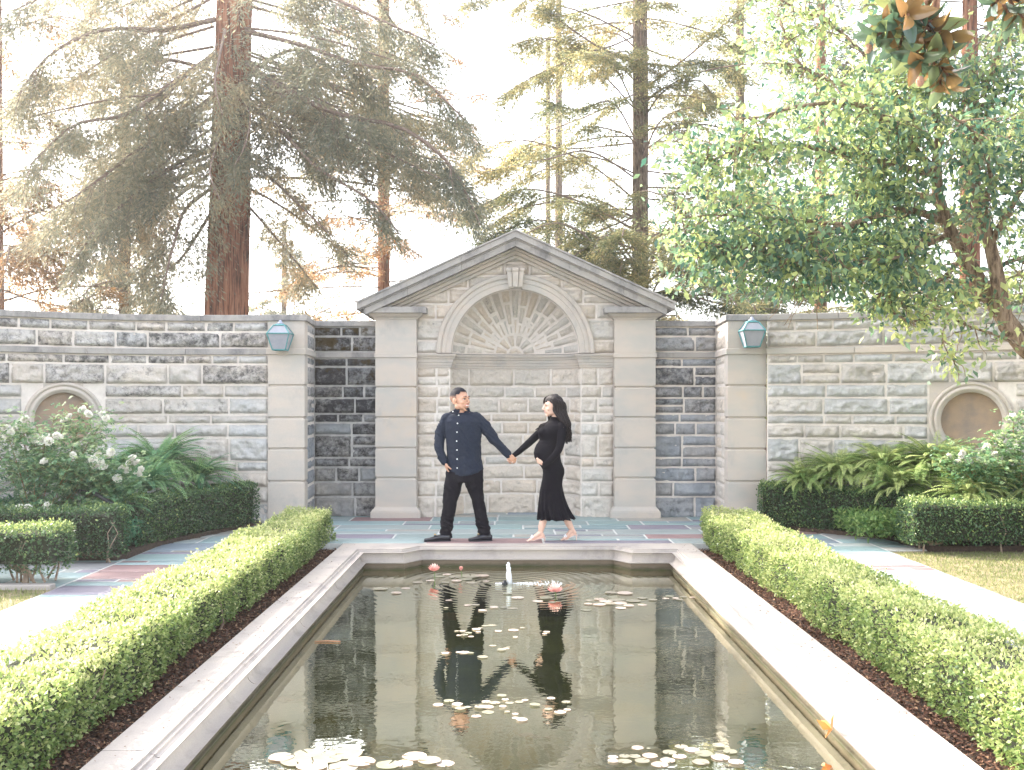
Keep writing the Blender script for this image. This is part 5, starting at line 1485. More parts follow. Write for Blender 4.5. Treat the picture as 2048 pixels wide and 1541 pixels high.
# loafers, toes to the left
mb2 = MB(); sole = MB(); bit = MB()
def shoe(toe, heel, dy, lift=0.0, turn=0.0):
    mb2 = MB(); sole = MB(); bit = MB()
    A0 = pc(toe[0], toe[1], dy-turn); B0 = pc(heel[0], heel[1], dy); A0.z = .012; B0.z = .012+lift
    d = (B0-A0); L_ = d.length; d.normalize(); s = Vector((-d.y, d.x, 0)).normalized(); up_ = Vector((0,0,1))
    ks = [(0.0,.020,.020,.020),(.06,.034,.030,.024),(.18,.045,.040,.030),(.34,.048,.050,.042),(.48,.044,.060,.058),(.62,.038,.066,.066),(.78,.036,.066,.066),(.92,.036,.064,.064),(1.0,.028,.055,.055)]
    rs = []
    for t, w_, h0, h1 in ks:
        c = A0+d*L_*t; r_ = []
        for k in range(20):
            a_ = 2*math.pi*k/20; ca, sa = math.cos(a_), math.sin(a_)
            r_.append(c + s*w_*math.copysign(abs(ca)**.8, ca) + up_*(h1*.5+h1*.5*math.copysign(abs(sa)**.8, sa)+.006))
        rs.append(r_)
    mb2.rings(rs)
    rs = []
    for t, w_, h0, h1 in ks:
        c = A0+d*L_*t; rs.append([c+s*(w_+.003)-up_*.010, c-s*(w_+.003)-up_*.010, c-s*(w_+.003)+up_*.008, c+s*(w_+.003)+up_*.008])
    sole.rings(rs)
    h0 = B0-d*.005; sole.ellipsoid(h0-d*.035+Vector((0,0,-.004)), (.040,.034,.016), 12, 6)
    c = A0+d*L_*.42+up_*.070; bit.tube([c-s*.026+d*.0, c+s*.026], .0035, 8)
    for q in (-1, 1): bit.tube([c+s*.022*q+Vector((math.cos(k)*.009, 0, math.sin(k)*.007)) for k in np.linspace(0, 6.28, 9)], .0025, 6)
    mb2.tube([c-s*.038-up_*.02, c-s*.025-up_*.004, c+s*.025-up_*.004, c+s*.038-up_*.02], [.010]*4, 8)
    s1 = mb2.build('shoe', M['leather'], MAN, smooth=True); sole.build('sole', M['leather'], s1); bit.build('buckle', M['brass'], s1, smooth=True)
shoe((124, 1418), (338, 1425), -.03, turn=.07); shoe((490, 1432), (682, 1428), .0, turn=.06)

# ---------------------------------------------------------------- the woman
WO = empty('person', tuple(pc(1190, 1430)), 'pregnant woman in a long black turtleneck dress and heels, looking left at the man', 'person')
wc = pc(1188, 308, .0)
HW = head_parts(wc, R(-80), R(2), 1.02)
body = MB(); build_head(body, HW, True)
limb(body, [pc(1222, 330, .0), pc(1215, 385, 0), pc(1215, 430, .01)], [.046,.046,.055])
body.ellipsoid(pc(1210, 520), (.08,.12,.14)); body.ellipsoid(pc(1170, 700), (.12,.11,.17)); body.ellipsoid(pc(1190, 850), (.10,.12,.12))
limb(body, [pc(1265, 480, -.14), pc(1236, 655, -.19), pc(1120, 780, -.13)], [.036,.030,.020])
limb(body, [pc(1135, 480, .13), pc(990, 612, .09), pc(868, 712, .01)], [.036,.030,.021])
# hand under the belly and the hand the man holds
fingers(body, pc(1122, 778, -.135), Vector((-.85,.15,.30)), Vector((.1,.9,.45)), .82, curl=(.3,.4,.3), side=-1, thumb_curl=.25)
fingers(body, pc(872, 712, .005), Vector((-.80,-.05,-.60)), Vector((-.2,-.95,.1)), .86, curl=(.4,.8,.7), side=-1, thumb_curl=.4)
# calves and feet in raised heels
def foot(ankle, ball, toe, calf, top_, dy):
    limb(body, [pc(*top_, dy), pc(*calf, dy), pc(*ankle, dy)], [.042,.043,.026])
    A_ = pc(*ankle, dy); Bp = pc(*ball, dy); Tp = pc(*toe, dy-.01)
    heel = A_+Vector((.028, 0, -.040))
    limb(body, [A_, A_.lerp(Bp, .5)+Vector((-.004,0,.006)), Bp+Vector((0,0,.018)), Tp+Vector((.01,0,.010))], [.028,.026,.023,.012])
    limb(body, [A_, heel], [.026,.022])
    limb(body, [heel, heel.lerp(Bp, .5), Bp+Vector((0,0,.012))], [.020,.017,.018])
    for k in range(4): limb(body, [Bp+Vector((-.01, -.022+.014*k, .010)), Tp+Vector((.010*abs(k-.5), -.024+.014*k, .008))], [.0085,.007], 8, 2)
    return A_, Bp, Tp, heel
F1 = foot((1088, 1352), (1020, 1415), (975, 1428), (1100, 1290), (1150, 1130), -.04)
F2 = foot((1355, 1335), (1300, 1415), (1260, 1428), (1322, 1280), (1250, 1120), .05)
remesh('body', body, .0042, M['skin_w'], WO, 3)
face_details(WO, HW, True)
# dress
dr = MB()
keys = [(392,1172,1243,.048),(425,1168,1252,.058),(442,1150,1288,.105),(462,1122,1304,.150),(495,1092,1308,.160),(528,1066,1305,.158),(556,1068,1298,.148),(585,1080,1284,.140),(620,1056,1268,.142),(655,1038,1258,.155),(692,1030,1252,.165),(730,1036,1254,.168),(770,1060,1262,.170),(800,1086,1275,.172),(828,1104,1286,.176),(862,1107,1286,.176),(900,1103,1274,.168),(950,1092,1268,.160),(1010,1080,1276,.155),(1060,1074,1288,.158),(1110,1071,1303,.165),(1160,1070,1322,.178),(1205,1070,1344,.192),(1242,1068,1366,.205)]
rowsD = interp_rows([sec(a0, a1, a2, a3) for (a0, a1, a2, a3) in keys], 2)
zs = [r_[0].z for r_ in rowsD]; z_fl = pc(0, 980).z; z_bt = zs[-1]
def flute(i, a_, x, y):
    z = rowsD[i][0].z; t = max(0, min(1, (z_fl-z)/(z_fl-z_bt)))
    return 1+.13*t**1.2*math.cos(15*a_+1.2*math.sin(3*a_)+.5), (.012*t**4*math.cos(15*a_+2))
loft(dr, rowsD, 120, 2.15, flute)
dr.ellipsoid(pc(1108, 520, -.07), (.062,.065,.062)); dr.ellipsoid(pc(1112, 520, .07), (.062,.065,.062))
limb(dr, [pc(1262, 476, -.115), pc(1256, 560, -.16), pc(1232, 660, -.195), pc(1175, 735, -.18), pc(1118, 786, -.135)], [.060,.048,.043,.037,.030], 16)
dr.ellipsoid(pc(1258, 480, -.09), (.062,.075,.066))
limb(dr, [pc(1140, 490, .12), pc(1070, 540, .115), pc(992, 612, .09), pc(930, 665, .05), pc(866, 714, .008)], [.056,.048,.043,.036,.030], 16)
def dfold(V):
    x, y, z = V[:,0], V[:,1], V[:,2]
    mid = np.exp(-((z-pc(0,620).z)/.08)**2)
    return .0025*fbm(x*9, y*9, z*12, o=2, seed=61)+mid*.003*fbm(x*4, y*4, z*40, o=2, seed=62, ridged=True)
remesh('dress', dr, .0062, M['knit'], WO, 2, disp=dfold)
# heels
for A_, Bp, Tp, heel in (F1, F2):
    mb = MB(); cr = MB()
    hb = heel+Vector((.012,0,-.020)); g0 = Vector((heel.x+.020, heel.y, .004))
    s = Vector((0,1,0)); pts = [(Tp.x-.006, .006, .016), (Bp.x-.01, .008, .030), (Bp.x+.02, .012, .030), (Bp.x*.5+heel.x*.5, .045*0+(.012+hb.z)*.5, .022), (hb.x-.01, hb.z-.006, .022), (hb.x+.018, hb.z, .018)]
    mb.rings([[Vector((x, Bp.y-w_, z)), Vector((x, Bp.y+w_, z)), Vector((x, Bp.y+w_, z+.008)), Vector((x, Bp.y-w_, z+.008))] for x, z, w_ in pts])
    mb.tube([hb+Vector((.008,0,.002)), hb.lerp(g0, .4)+Vector((.003,0,0)), g0], [.013,.0075,.0055], 8)
    # strap over the toes
    mb.tube([Bp+Vector((-.012,-.030,.008)), Bp+Vector((-.006,-.026,.032)), Bp+Vector((-.002,0,.045)), Bp+Vector((-.006,.026,.032)), Bp+Vector((-.012,.030,.008))], .006, 8)
    for dx, dz in ((-.014,0),(0,.004),(.014,0),(-.007,-.010),(.007,-.010),(0,.014)): cr.ellipsoid(Bp+Vector((-.006+dx, -.024, .040+dz)), .0075, 6, 4)
    sd_ = mb.build('heeled_sandal', M['clear'], WO); cr.build('crystal_buckle', M['crystal'], sd_)
# rings on both hands
mb = MB(); rc = pc(868, 742, -.045)
mb.tube([rc+Vector((math.cos(k)*.010, math.sin(k)*.004, math.sin(k)*.010)) for k in np.linspace(0, 6.28, 12)], .002, 6)
mb.build('ring', M['brass'], MAN, smooth=True)
# long wavy hair
Mx, T, R3, E, Tb = HW
hr = MB()
# scalp cap open to the face
V = []; Fc = []
nu, nv = 56, 36
for i in range(nv+1):
    th = math.pi*.93*i/nv
    for k in range(nu):
        ph = 2*math.pi*k/nu; sx, sy, sz = math.sin(th)*math.cos(ph), math.sin(th)*math.sin(ph), math.cos(th)
        V.append(T((.088+.004*math.sin(9*ph+th*3))*sx, .026+.108*sy, .036+(.104 if sz > 0 else .115)*sz))
for i in range(nv):
    for k in range(nu):
        q = (i*nu+k, i*nu+(k+1) % nu, (i+1)*nu+(k+1) % nu, (i+1)*nu+k)
        c = Vector((0,0,0))
        for j in q: c += V[j]
        x, y, z = Mx.inverted() @ (c/4)
        if y > -.012-.085*max(0, (z-.030))/.07: Fc.append(tuple(reversed(q)))
        elif z > .088 and y > -.066: Fc.append(tuple(reversed(q)))
hr.add([tuple(v) for v in V], Fc)
g = random.Random(5)
def strand(pts, r0, wave, ph):
    P = [Vector(p) for p in pts]; C = []
    Q = [P[0]*2-P[1]]+P+[P[-1]*2-P[-2]]
    for i in range(1, len(Q)-2):
        for k in range(6):
            t = k/6; C.append(.5*((2*Q[i])+(-Q[i-1]+Q[i+1])*t+(2*Q[i-1]-5*Q[i]+4*Q[i+1]-Q[i+2])*t*t+(-Q[i-1]+3*Q[i]-3*Q[i+1]+Q[i+2])*t**3))
    C.append(P[-1]); n_ = len(C); O = []; rr = []
    for i, c in enumerate(C):
        u = i/(n_-1); w_ = wave*1.7*max(0, u-.30)/.7
        O.append(c+Vector((math.sin(u*17+ph)*w_, math.cos(u*15+ph*1.3)*w_, math.sin(u*11+ph)*w_*.4))); rr.append(r0*(1-.62*u**2))
    hr.tube(O, rr, 6)
for i in range(210):
    a_ = g.uniform(-1, 1)          # near side (-) to far side (+) of the head, in the camera's direction
    side = -1 if g.random() < .62 else 1
    # root on the parting, near the top of the head
    x0 = g.uniform(-.085, .06)
    root_ = T(-.010*side, x0, .036+.104*math.sqrt(max(.05, 1-((x0-.026)/.112)**2)))
    back = g.uniform(0, 1)
    yb_ = -.020+.135*back if g.random() < .75 else .02+.11*back
    hw_ = .090*math.sqrt(max(.06, 1-((yb_-.026)/.118)**2))+g.uniform(-.004,.008)
    m1 = T(-side*hw_*.88, yb_*.92-.004, .085-.03*back); m2 = T(-side*(hw_+.004), yb_+.012, .02); m3 = T(-side*hw_, yb_+.020, -.06)
    if side < 0 or back > .45:
        # falls behind the shoulder
        k = g.uniform(0, 1)
        s1 = pc(1268+60*back*k+12*g.random(), 430+20*g.random(), -.12*(side < 0)+.08*(side > 0)-.02+.03*g.random()); s2 = pc(1290+38*g.random(), 500+20*g.random(), s1.y-YP+.03); e = pc(1290+40*g.random(), g.uniform(530, 610), s1.y-YP+.06)
        strand([root_, m1, m2, m3, s1, s2, e], g.uniform(.006,.011), .016, g.uniform(0, 6))
    else:
        k = g.random()
        s1 = pc(1165-10*k, 425+15*g.random(), .07+.03*g.random()); s2 = pc(1118-30*k, 462+14*g.random(), .06+.03*g.random()); e = pc(1092-38*k, 490+30*g.random(), .05+.03*g.random())
        strand([root_, m1, m2, m3, s1, s2, e], g.uniform(.006,.010), .012, g.uniform(0, 6))
for i in range(26):  # far-side lock framing the forehead
    k = g.random(); strand([T(-.012,-.03,.130), T(-.046,-.070-.006*k,.105), T(-.068,-.080-.008*k,.05), T(-.077,-.066,-.01), T(-.080,-.042,-.07), pc(1165-8*k, 425, .08)], .008, .004, g.uniform(0,6))
hr.build('hair', M['hair_b'], WO, smooth=True)
# ================================================================== TREES
M['bark_red'] = None
def bark(name, c1, c2, c3, sc=(12,12,.8)):
    m, nt, b = new_mat(name)
    t = tex(nt, 1.6, 9, .72, stretch=sc); r = ramp(nt, t.outputs[0], [(.40, c3), (.50, c1), (.64, c2)])
    nt.links.new(r.outputs[0], b.inputs['Base Color']); b.inputs['Roughness'].default_value = .95; b.inputs['Specular IOR Level'].default_value = .15
    bump(nt, b, t.outputs[0], 1.0, .06); return m
M['bark_red'] = bark('redwood_bark', (.30,.13,.075), (.46,.23,.14), (.07,.035,.025))
M['bark_or'] = bark('young_redwood_bark', (.34,.17,.10), (.48,.27,.17), (.12,.06,.04))
M['bark_grey'] = bark('grey_brown_bark', (.20,.15,.11), (.32,.25,.19), (.07,.05,.04), (14,14,2.5))
M['bark_tan'] = bark('tan_broadleaf_bark', (.30,.21,.14), (.42,.31,.22), (.12,.08,.055), (14,14,3))
M['branch'] = simple('redwood_limbs', (.26,.19,.15), .95, (.17,.12,.10), 12, .4, 40)
M['nd_olive'] = leaf_mat('redwood_needles', [(0, (.14,.165,.13)), (.4, (.26,.265,.185)), (.75, (.40,.355,.22)), (1, (.56,.44,.25))], .58, .6, .2)
M['nd_green'] = leaf_mat('conifer_needles', [(0, (.055,.085,.05)), (.4, (.16,.19,.10)), (.75, (.36,.33,.15)), (1, (.55,.44,.20))], .55, .6, .2)
M['nd_rust'] = leaf_mat('rusty_conifer_needles', [(0, (.10,.07,.03)), (.4, (.24,.16,.07)), (.75, (.40,.26,.12)), (1, (.50,.35,.17))], .45, .6, .2)
M['nd_far'] = leaf_mat('hazed_far_needles', [(0, (.15,.17,.12)), (.5, (.26,.26,.17)), (1, (.42,.37,.24))], .5, .7, .1)  # distance haze painted into the pale needle colour

DM = 2.7
def curve_pts(P, n):
    C = spline_path(P, max(len(P)*8, 24)); s = np.concatenate([[0], np.cumsum(np.linalg.norm(np.diff(C, axis=0), axis=1))])
    u = np.linspace(0, s[-1], n); return np.stack([np.interp(u, s, C[:,k]) for k in range(3)], 1), s[-1]
def shoots(Lv, C, start, end, leaf, dens, hang, vb, spread=.14, width=.3, g=rng):
    spread = spread*1.45; hang = hang*.55
    """needle sprays along a branchlet; hang 0..1 = how much they droop"""
    seg = np.linalg.norm(C[-1]-C[0]); n = max(4, int(seg*dens*DM*(end-start)))
    t = g.uniform(start, end, n)*(len(C)-1); i = np.minimum(t.astype(int), len(C)-2); f = (t-i)[:,None]
    P = C[i]*(1-f)+C[i+1]*f; T = unit(C[i+1]-C[i])
    side = unit(np.cross(T, [0,0,1.])+g.normal(0,.25,(n,3))); sg = np.sign(g.normal(size=n))[:,None]
    d = unit(T*.7 + side*sg*.8 + np.array([0,0,-1.])*hang*g.uniform(.2,1.6,(n,1)) + g.normal(0,.22,(n,3)))
    r_ = np.abs(g.normal(0, spread, n))[:,None]
    P = P + d*r_ + np.array([0,0,-1.])*hang*np.abs(g.normal(0,spread*1.1,(n,1)))
    ln = leaf*g.uniform(.6,1.3,n)
    Lv.add(P, d, unit(np.array([0,0,1.])+g.normal(0,.6,(n,3))), ln, ln*width, vb+g.normal(0,.16,n))
def limb_tree(Lv, wood, P, r0, sub_n, sub_len, leaf, dens, hang, vb, droop=.25, spread=.14, width=.3, tip=.15, g=rng, start=.12, subsub=True, r1=.012):
    """one limb with its side branchlets; P = key points"""
    n = 16; C, Ls = curve_pts(np.array(P, float), n)
    wood.tube([tuple(c) for c in C], [.62*r0*(1-t)**.8+r1*t for t in np.linspace(0,1,n)], 6)
    vc = vb + g.normal(0,.07)
    for k in range(int(sub_n)):
        t = g.uniform(start, 1.0); x = t*(n-1); i = min(int(x), n-2); p = C[i]*(1-(x-i))+C[i+1]*(x-i); T = unit((C[i+1]-C[i])[None])[0]
        s = np.cross(T, [0,0,1.]); s = s/max(np.linalg.norm(s), .1)
        d = T*g.uniform(.3,.9) + s*(1 if g.random() < .5 else -1)*g.uniform(.5,1) + np.array([0,0,1.])*g.normal(.0,.25); d = d/np.linalg.norm(d)
        L_ = sub_len*g.uniform(.5,1.25)*(1-.5*t*t)
        q = np.linspace(0,1,7)[:,None]; B = p + d*L_*q + np.array([0,0,-1.])*droop*L_*q**1.8 + g.normal(0,.02,(7,3))*q
        wood.tube([tuple(c) for c in B[::2]], [max(.004, r0*.09)*(1-.7*j/3) for j in range(4)], 4, cap=False)
        vv = vc+g.normal(0,.10)
        shoots(Lv, B, .05, 1.0, leaf, dens, hang, vv, spread, width, g)
    shoots(Lv, C, .75, 1.0, leaf, dens*1.5, hang, vc, spread, width, g)
def conifer(label, x, y, r0, H, z_first, n_limb, reach, leaf, dens, hang, mat, barkm, lean=(0,0), up=.2, droop=.3, sub_n=10, sub_len=1.2, vb=.45, limbs=(), seed=1, taper=.75, width=.3, spread=.14, az_bias=None, top_r=.06, name='redwood_tree', group=None, base=-.1, limb_r=.07, cone=.75):
    g = np.random.default_rng(seed); random.seed(seed)
    root = empty(name, (x, y, base), label, 'tree', group)
    tr = MB(); n = 44; nr = 64; rs = []
    for i in range(n+1):
        t = i/n; z = base + H*t; r_ = r0*(1-taper*t)+top_r*t + r0*.5*math.exp(-z*1.4 if z > 0 else 0)
        c = (x+lean[0]*t, y+lean[1]*t); ring = []
        for k in range(nr):
            a_ = 2*math.pi*k/nr; rr = r_*(1+.07*math.sin(5*a_+seed)+.05*math.sin(11*a_+1.5*math.sin(t*5)+seed)+.03*math.sin(19*a_+t*9)+.025*math.sin(29*a_+2*math.sin(t*23))+.02*math.sin(41*a_-t*14))
            ring.append((c[0]+rr*math.cos(a_), c[1]+rr*math.sin(a_), z))
        rs.append(ring)
    tr.rings(rs); tr.build('trunk', barkm, root, smooth=True)
    Lv = Leaves(); wood = MB()
    for k in range(n_limb):
        t = (k+.5)/n_limb; z = z_first + (H*.97-z_first)*t**1.05
        tt = (z-base)/H; c = np.array([x+lean[0]*tt, y+lean[1]*tt, z])
        az = g.uniform(0, 6.28) if az_bias is None else az_bias[0]+g.normal(0, az_bias[1])
        L_ = reach*(1-cone*t)*g.uniform(.5, 1.15); h = np.array([math.cos(az), math.sin(az), 0]); up_k = up; up = up_k*g.uniform(-.5,1.7); droop_k = droop; droop = droop_k*g.uniform(.2,1.2)
        P = [c, c+h*L_*.35+np.array([0,0,L_*up*.5]), c+h*L_*.7+np.array([0,0,L_*(up*.6-droop*.25)]), c+h*L_+np.array([0,0,L_*(up*.5-droop*.7)])]
        P = [P[0]] + [q_+g.normal(0,.10,3)*L_*.35 for q_ in P[1:]]; up = up_k; droop = droop_k
        limb_tree(Lv, wood, P, limb_r*(1-.6*t), sub_n*(1-.4*t), sub_len*(1-.5*t), leaf, dens, hang, vb, droop, spread, width, g=g)
    for (P, r_, sn, sl, hg, vv) in limbs:
        limb_tree(Lv, wood, P, r_, sn, sl, leaf, dens, hg, vv, droop, spread, width, g=g)
    Lv.build('crown', mat, root, fold=.1, wpos=.5)
    wood.build('limbs', M['branch'], root)
    return root
def A3(px, py, Y): p = at(px, py, Y); return np.array([p.x, p.y, p.z])
def LP(*q): return [A3(*p) for p in q]

# the big redwood behind the left wall: limbs sweep out on both sides
big = []
T0 = lambda py: A3(452, py, 22)
for pts, r_, sn, sl, hg, vv in [
    (LP((485,120,22),(560,175,21),(680,230,20.2),(800,255,19.8),(900,330,19.4),(960,450,19.2)), .12, 34, 1.25, .9, .30),
    (LP((480,60,22),(600,90,20.6),(720,130,19.5),(830,150,18.9),(930,240,18.5)), .10, 30, 1.25, .8, .34),
    (LP((488,200,22),(560,260,21),(640,340,20),(740,400,19.6),(800,470,19.4)), .08, 20, .9, .8, .40),
    (LP((480,-40,22),(620,-20,20.5),(760,40,19.5),(870,90,19)), .10, 22, 1.2, .8, .36),
    (LP((490,150,22),(590,100,22.5),(680,150,23),(780,230,23)), .07, 13, .9, .8, .48),
    (LP((430,110,22),(340,170,21),(250,230,20.2),(150,250,19.6),(60,330,19)), .10, 30, 1.25, .9, .46),
    (LP((430,40,22),(330,60,21),(210,60,20.2),(100,110,19.4),(30,200,19)), .10, 30, 1.25, .8, .50),
    (LP((425,200,22),(340,250,21.2),(250,320,20.6),(170,380,20),(90,430,19.6)), .09, 28, 1.15, .9, .48),
    (LP((422,300,22),(350,330,21.2),(270,390,20.6),(200,450,20.2),(150,520,20)), .08, 24, 1.0, .9, .44),
    (LP((418,380,22),(370,420,21),(350,480,20.4),(330,560,20.1),(320,620,20)), .07, 22, .9, 1.0, .30),
    (LP((418,330,22),(330,370,22.6),(230,420,23),(120,460,23.2),(20,500,23.4)), .08, 22, 1.1, .9, .52),
    (LP((440,250,21.6),(430,300,20.3),(420,350,19.6),(440,400,19.4)), .05, 16, .7, 1.0, .52),
    (LP((450,60,21.6),(440,110,20.3),(430,170,19.4),(445,230,19.2)), .05, 16, .8, 1.0, .50),
    (LP((470,180,21.6),(500,230,20.5),(490,290,20),(470,330,19.8)), .05, 13, .6, 1.0, .46),
    (LP((420,430,22),(360,520,22.6),(300,560,23),(260,600,23)), .06, 16, .9, 1.0, .28),
    (LP((430,-60,22),(300,-40,20.8),(150,-30,19.6),(30,20,18.8)), .10, 22, 1.2, .8, .50),
    (LP((420,140,22),(320,120,23),(200,150,24),(60,160,24.5)), .08, 22, 1.2, .8, .54)]:
    big.append((pts, r_, sn, sl, hg, vv))
gb = np.random.default_rng(99)
for _ in range(46):
    sx = gb.choice([-1, 1], p=[.52, .48]); y0 = gb.uniform(-60, 380); 
    x1 = 447+sx*gb.uniform(60, 400 if sx < 0 else 520); y1 = y0+gb.uniform(30, 200); D0 = gb.uniform(19, 25)
    big.append((LP((447+sx*20, y0, 22), ((447+x1)/2, (y0+y1)/2-15, (22+D0)/2), (x1, y1, D0)), .05, 10, 1.0, gb.uniform(.3,.9), gb.uniform(.45,.7)))
conifer('massive red-barked redwood with drooping olive foliage behind the left wall', A3(447,620,22)[0], 22, .47, 23, 10.5, 34, 6.0, .095, 112, .8, M['nd_olive'], M['bark_red'],
        up=.1, droop=.45, sub_n=13, sub_len=1.3, vb=.45, limbs=big, seed=3, lean=(.55, 0), width=.25, spread=.19, name='redwood_tree', limb_r=.11, cone=.6)
conifer('slim orange-barked redwood between the massive redwood and the pediment', A3(768,600,29)[0], 29, .17, 17, 2.4, 100, 4.4, .095, 105, .5, M['nd_rust'], M['bark_or'],
        up=.12, droop=.22, sub_n=6, sub_len=.8, vb=.55, seed=5, width=.26, taper=.6, limb_r=.04, cone=.5)
conifer('tall straight conifer with upswept limbs above the right slope of the pediment', A3(1280,600,27)[0], 27, .215, 20, 2.6, 116, 5.0, .088, 170, .35, M['nd_green'], M['bark_grey'],
        up=.42, droop=.30, sub_n=10, sub_len=1.15, vb=.55, seed=8, width=.28, taper=.62, limb_r=.05, cone=.35,
        limbs=[(LP((1275,500,27),(1180,470,26),(1080,440,25.4),(960,480,25)), .05, 22, .9, .4, .34), (LP((1280,520,27),(1380,540,26.4),(1480,560,26),(1600,580,25.6)), .05, 22, .9, .4, .36),
               (LP((1275,590,27),(1350,585,26),(1450,610,25.4),(1560,620,25)), .05, 20, .8, .4, .30),(LP((1270,460,27),(1150,400,26),(1040,380,25.4),(930,430,25)), .05, 22, .9, .5, .36),
               (LP((1275,130,27),(1190,90,26),(1090,20,25.4)), .05, 14, .9, .4, .56), (LP((1285,180,27),(1380,110,26),(1480,20,25.4)), .05, 14, .9, .4, .58)])
conifer('conifer trunk behind the deciduous tree, dark sprays low over the right wall', A3(1642,600,30)[0], 30, .19, 15, 2.3, 60, 4.2, .10, 110, .5, M['nd_green'], M['bark_or'], up=.2, droop=.3, sub_n=9, sub_len=1.0, vb=.42, seed=12, limb_r=.05, cone=.4, name='conifer_tree')
conifer('conifer with thick reddish trunk at the far right behind the deciduous tree', A3(1940,600,25)[0], 25, .26, 15, 2.4, 54, 4.2, .10, 110, .5, M['nd_green'], M['bark_red'], up=.15, droop=.3, sub_n=9, sub_len=1.1, vb=.40, seed=14, limb_r=.05, cone=.4, name='conifer_tree')
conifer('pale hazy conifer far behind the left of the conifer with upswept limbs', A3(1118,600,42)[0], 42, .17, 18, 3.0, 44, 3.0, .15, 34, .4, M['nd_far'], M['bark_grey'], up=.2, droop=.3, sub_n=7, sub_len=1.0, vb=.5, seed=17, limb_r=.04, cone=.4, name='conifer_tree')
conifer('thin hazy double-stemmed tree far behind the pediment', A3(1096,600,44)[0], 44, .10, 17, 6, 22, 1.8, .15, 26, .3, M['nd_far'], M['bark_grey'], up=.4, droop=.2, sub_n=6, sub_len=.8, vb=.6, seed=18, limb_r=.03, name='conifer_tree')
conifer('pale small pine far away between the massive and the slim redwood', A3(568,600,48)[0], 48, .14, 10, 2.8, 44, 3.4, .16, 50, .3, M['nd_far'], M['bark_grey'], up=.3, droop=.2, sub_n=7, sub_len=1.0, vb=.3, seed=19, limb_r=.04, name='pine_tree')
conifer('golden-green conifer at the far left edge beyond the wall', A3(-10,600,24)[0], 24, .22, 14, 1.8, 60, 4.8, .10, 95, .6, M['nd_rust'], M['bark_or'], up=.2, droop=.4, sub_n=9, sub_len=1.1, vb=.45, seed=21, limb_r=.05, cone=.4, name='conifer_tree')
conifer('dark low conifer half hidden left of the massive redwood trunk', A3(250,600,26)[0], 26, .16, 10, 1.4, 40, 2.6, .11, 90, .9, M['nd_olive'], M['bark_grey'], up=.1, droop=.45, sub_n=9, sub_len=.9, vb=.34, seed=23, limb_r=.05, cone=.6, name='conifer_tree')
conifer('hazy conifer with high crown at the upper right behind the deciduous tree', A3(1480,600,34)[0], 34, .17, 18, 5.5, 46, 3.6, .12, 56, .4, M['nd_green'], M['bark_grey'], up=.35, droop=.3, sub_n=8, sub_len=1.1, vb=.6, seed=29, limb_r=.05, cone=.35, name='conifer_tree')
conifer('unseen tall redwood added beyond the left edge to shade the left bed and terrace', -15.5, 20.0, .4, 20, 6.5, 40, 4.6, .16, 70, .8, M['nd_olive'], M['bark_red'], up=.1, droop=.4, sub_n=11, sub_len=1.3, vb=.45, seed=33, limb_r=.1, cone=.5)  # out of view, placed for the shade it throws
# rusty hedge-like growth seen just over the wall
for k, (x0, x1, Y, z, mt, lb) in enumerate([(500, 700, 24, 2.75, 'nd_rust', 'rusty orange bush showing just over the wall left of the pediment'), (1500, 1900, 21, 2.7, 'nd_green', 'low golden-green bush showing over the right wall'), (60, 190, 23, 2.4, 'nd_green', 'yellowish bush showing over the far left of the wall')]):
    root = empty('bush', tuple(A3((x0+x1)/2, 640, Y)*np.array([1,1,0])), lb, 'bush'); Lv = Leaves(); wood = MB()
    for j in range(26):
        a0 = A3(random.uniform(x0, x1), 640, Y+random.uniform(-1,1)); a0[2] = random.uniform(.2,1.4)
        e = a0 + np.array([random.uniform(-.6,.6), random.uniform(-.6,.6), z-a0[2]+random.uniform(-.5,.8)])
        limb_tree(Lv, wood, [a0, (a0+e)/2+np.array([.1,0,.1]), e], .03, 7, .6, .10, 60, .2, .5, .2, .10, .3)
    Lv.build('crown', M[mt], root); wood.build('stems', M['branch'], root)

# ---------------------------------------------------------------- broadleaf tree on the right
M['broad'] = leaf_mat('broad_leaves', [(0, (.04,.105,.075)), (.33, (.13,.215,.13)), (.58, (.28,.37,.14)), (1, (.58,.60,.24))], .55, .32, .5)  # shaded blue-green and backlit yellow-green are both painted into this ramp
BT = empty('deciduous_tree', (6.9, 10.9, -.1), 'leaning broadleaf tree with glossy green leaves overhanging the right wall', 'tree')
wood = MB(); trk = MB(); Lv = Leaves(); g = np.random.default_rng(77)
def bt(pts, rr, m_=None):
    C, L_ = curve_pts(np.array(pts, float), 18); (m_ or wood).tube([tuple(c) for c in C], list(np.interp(np.linspace(0,1,18), np.linspace(0,1,len(rr)), rr)), 12)
    return C
t1 = bt([np.array([6.9,10.9,-.1]), np.array([6.3,10.95,1.1])]+LP((2075,720,11),(2000,625,11),(1945,540,11),(1890,440,11),(1872,360,11),(1880,270,11)), [.20,.16,.12,.105,.095,.075,.06,.05], trk)
t2 = bt([np.array([6.7,10.9,.3]), np.array([6.0,10.9,1.6])]+LP((2030,680,10.8),(2002,600,10.8),(1988,520,10.8),(1965,430,10.8),(1950,330,10.8),(1985,200,10.8)), [.10,.10,.09,.085,.08,.06,.045,.03], trk)
trk.build('trunk', M['bark_tan'], BT, smooth=True)
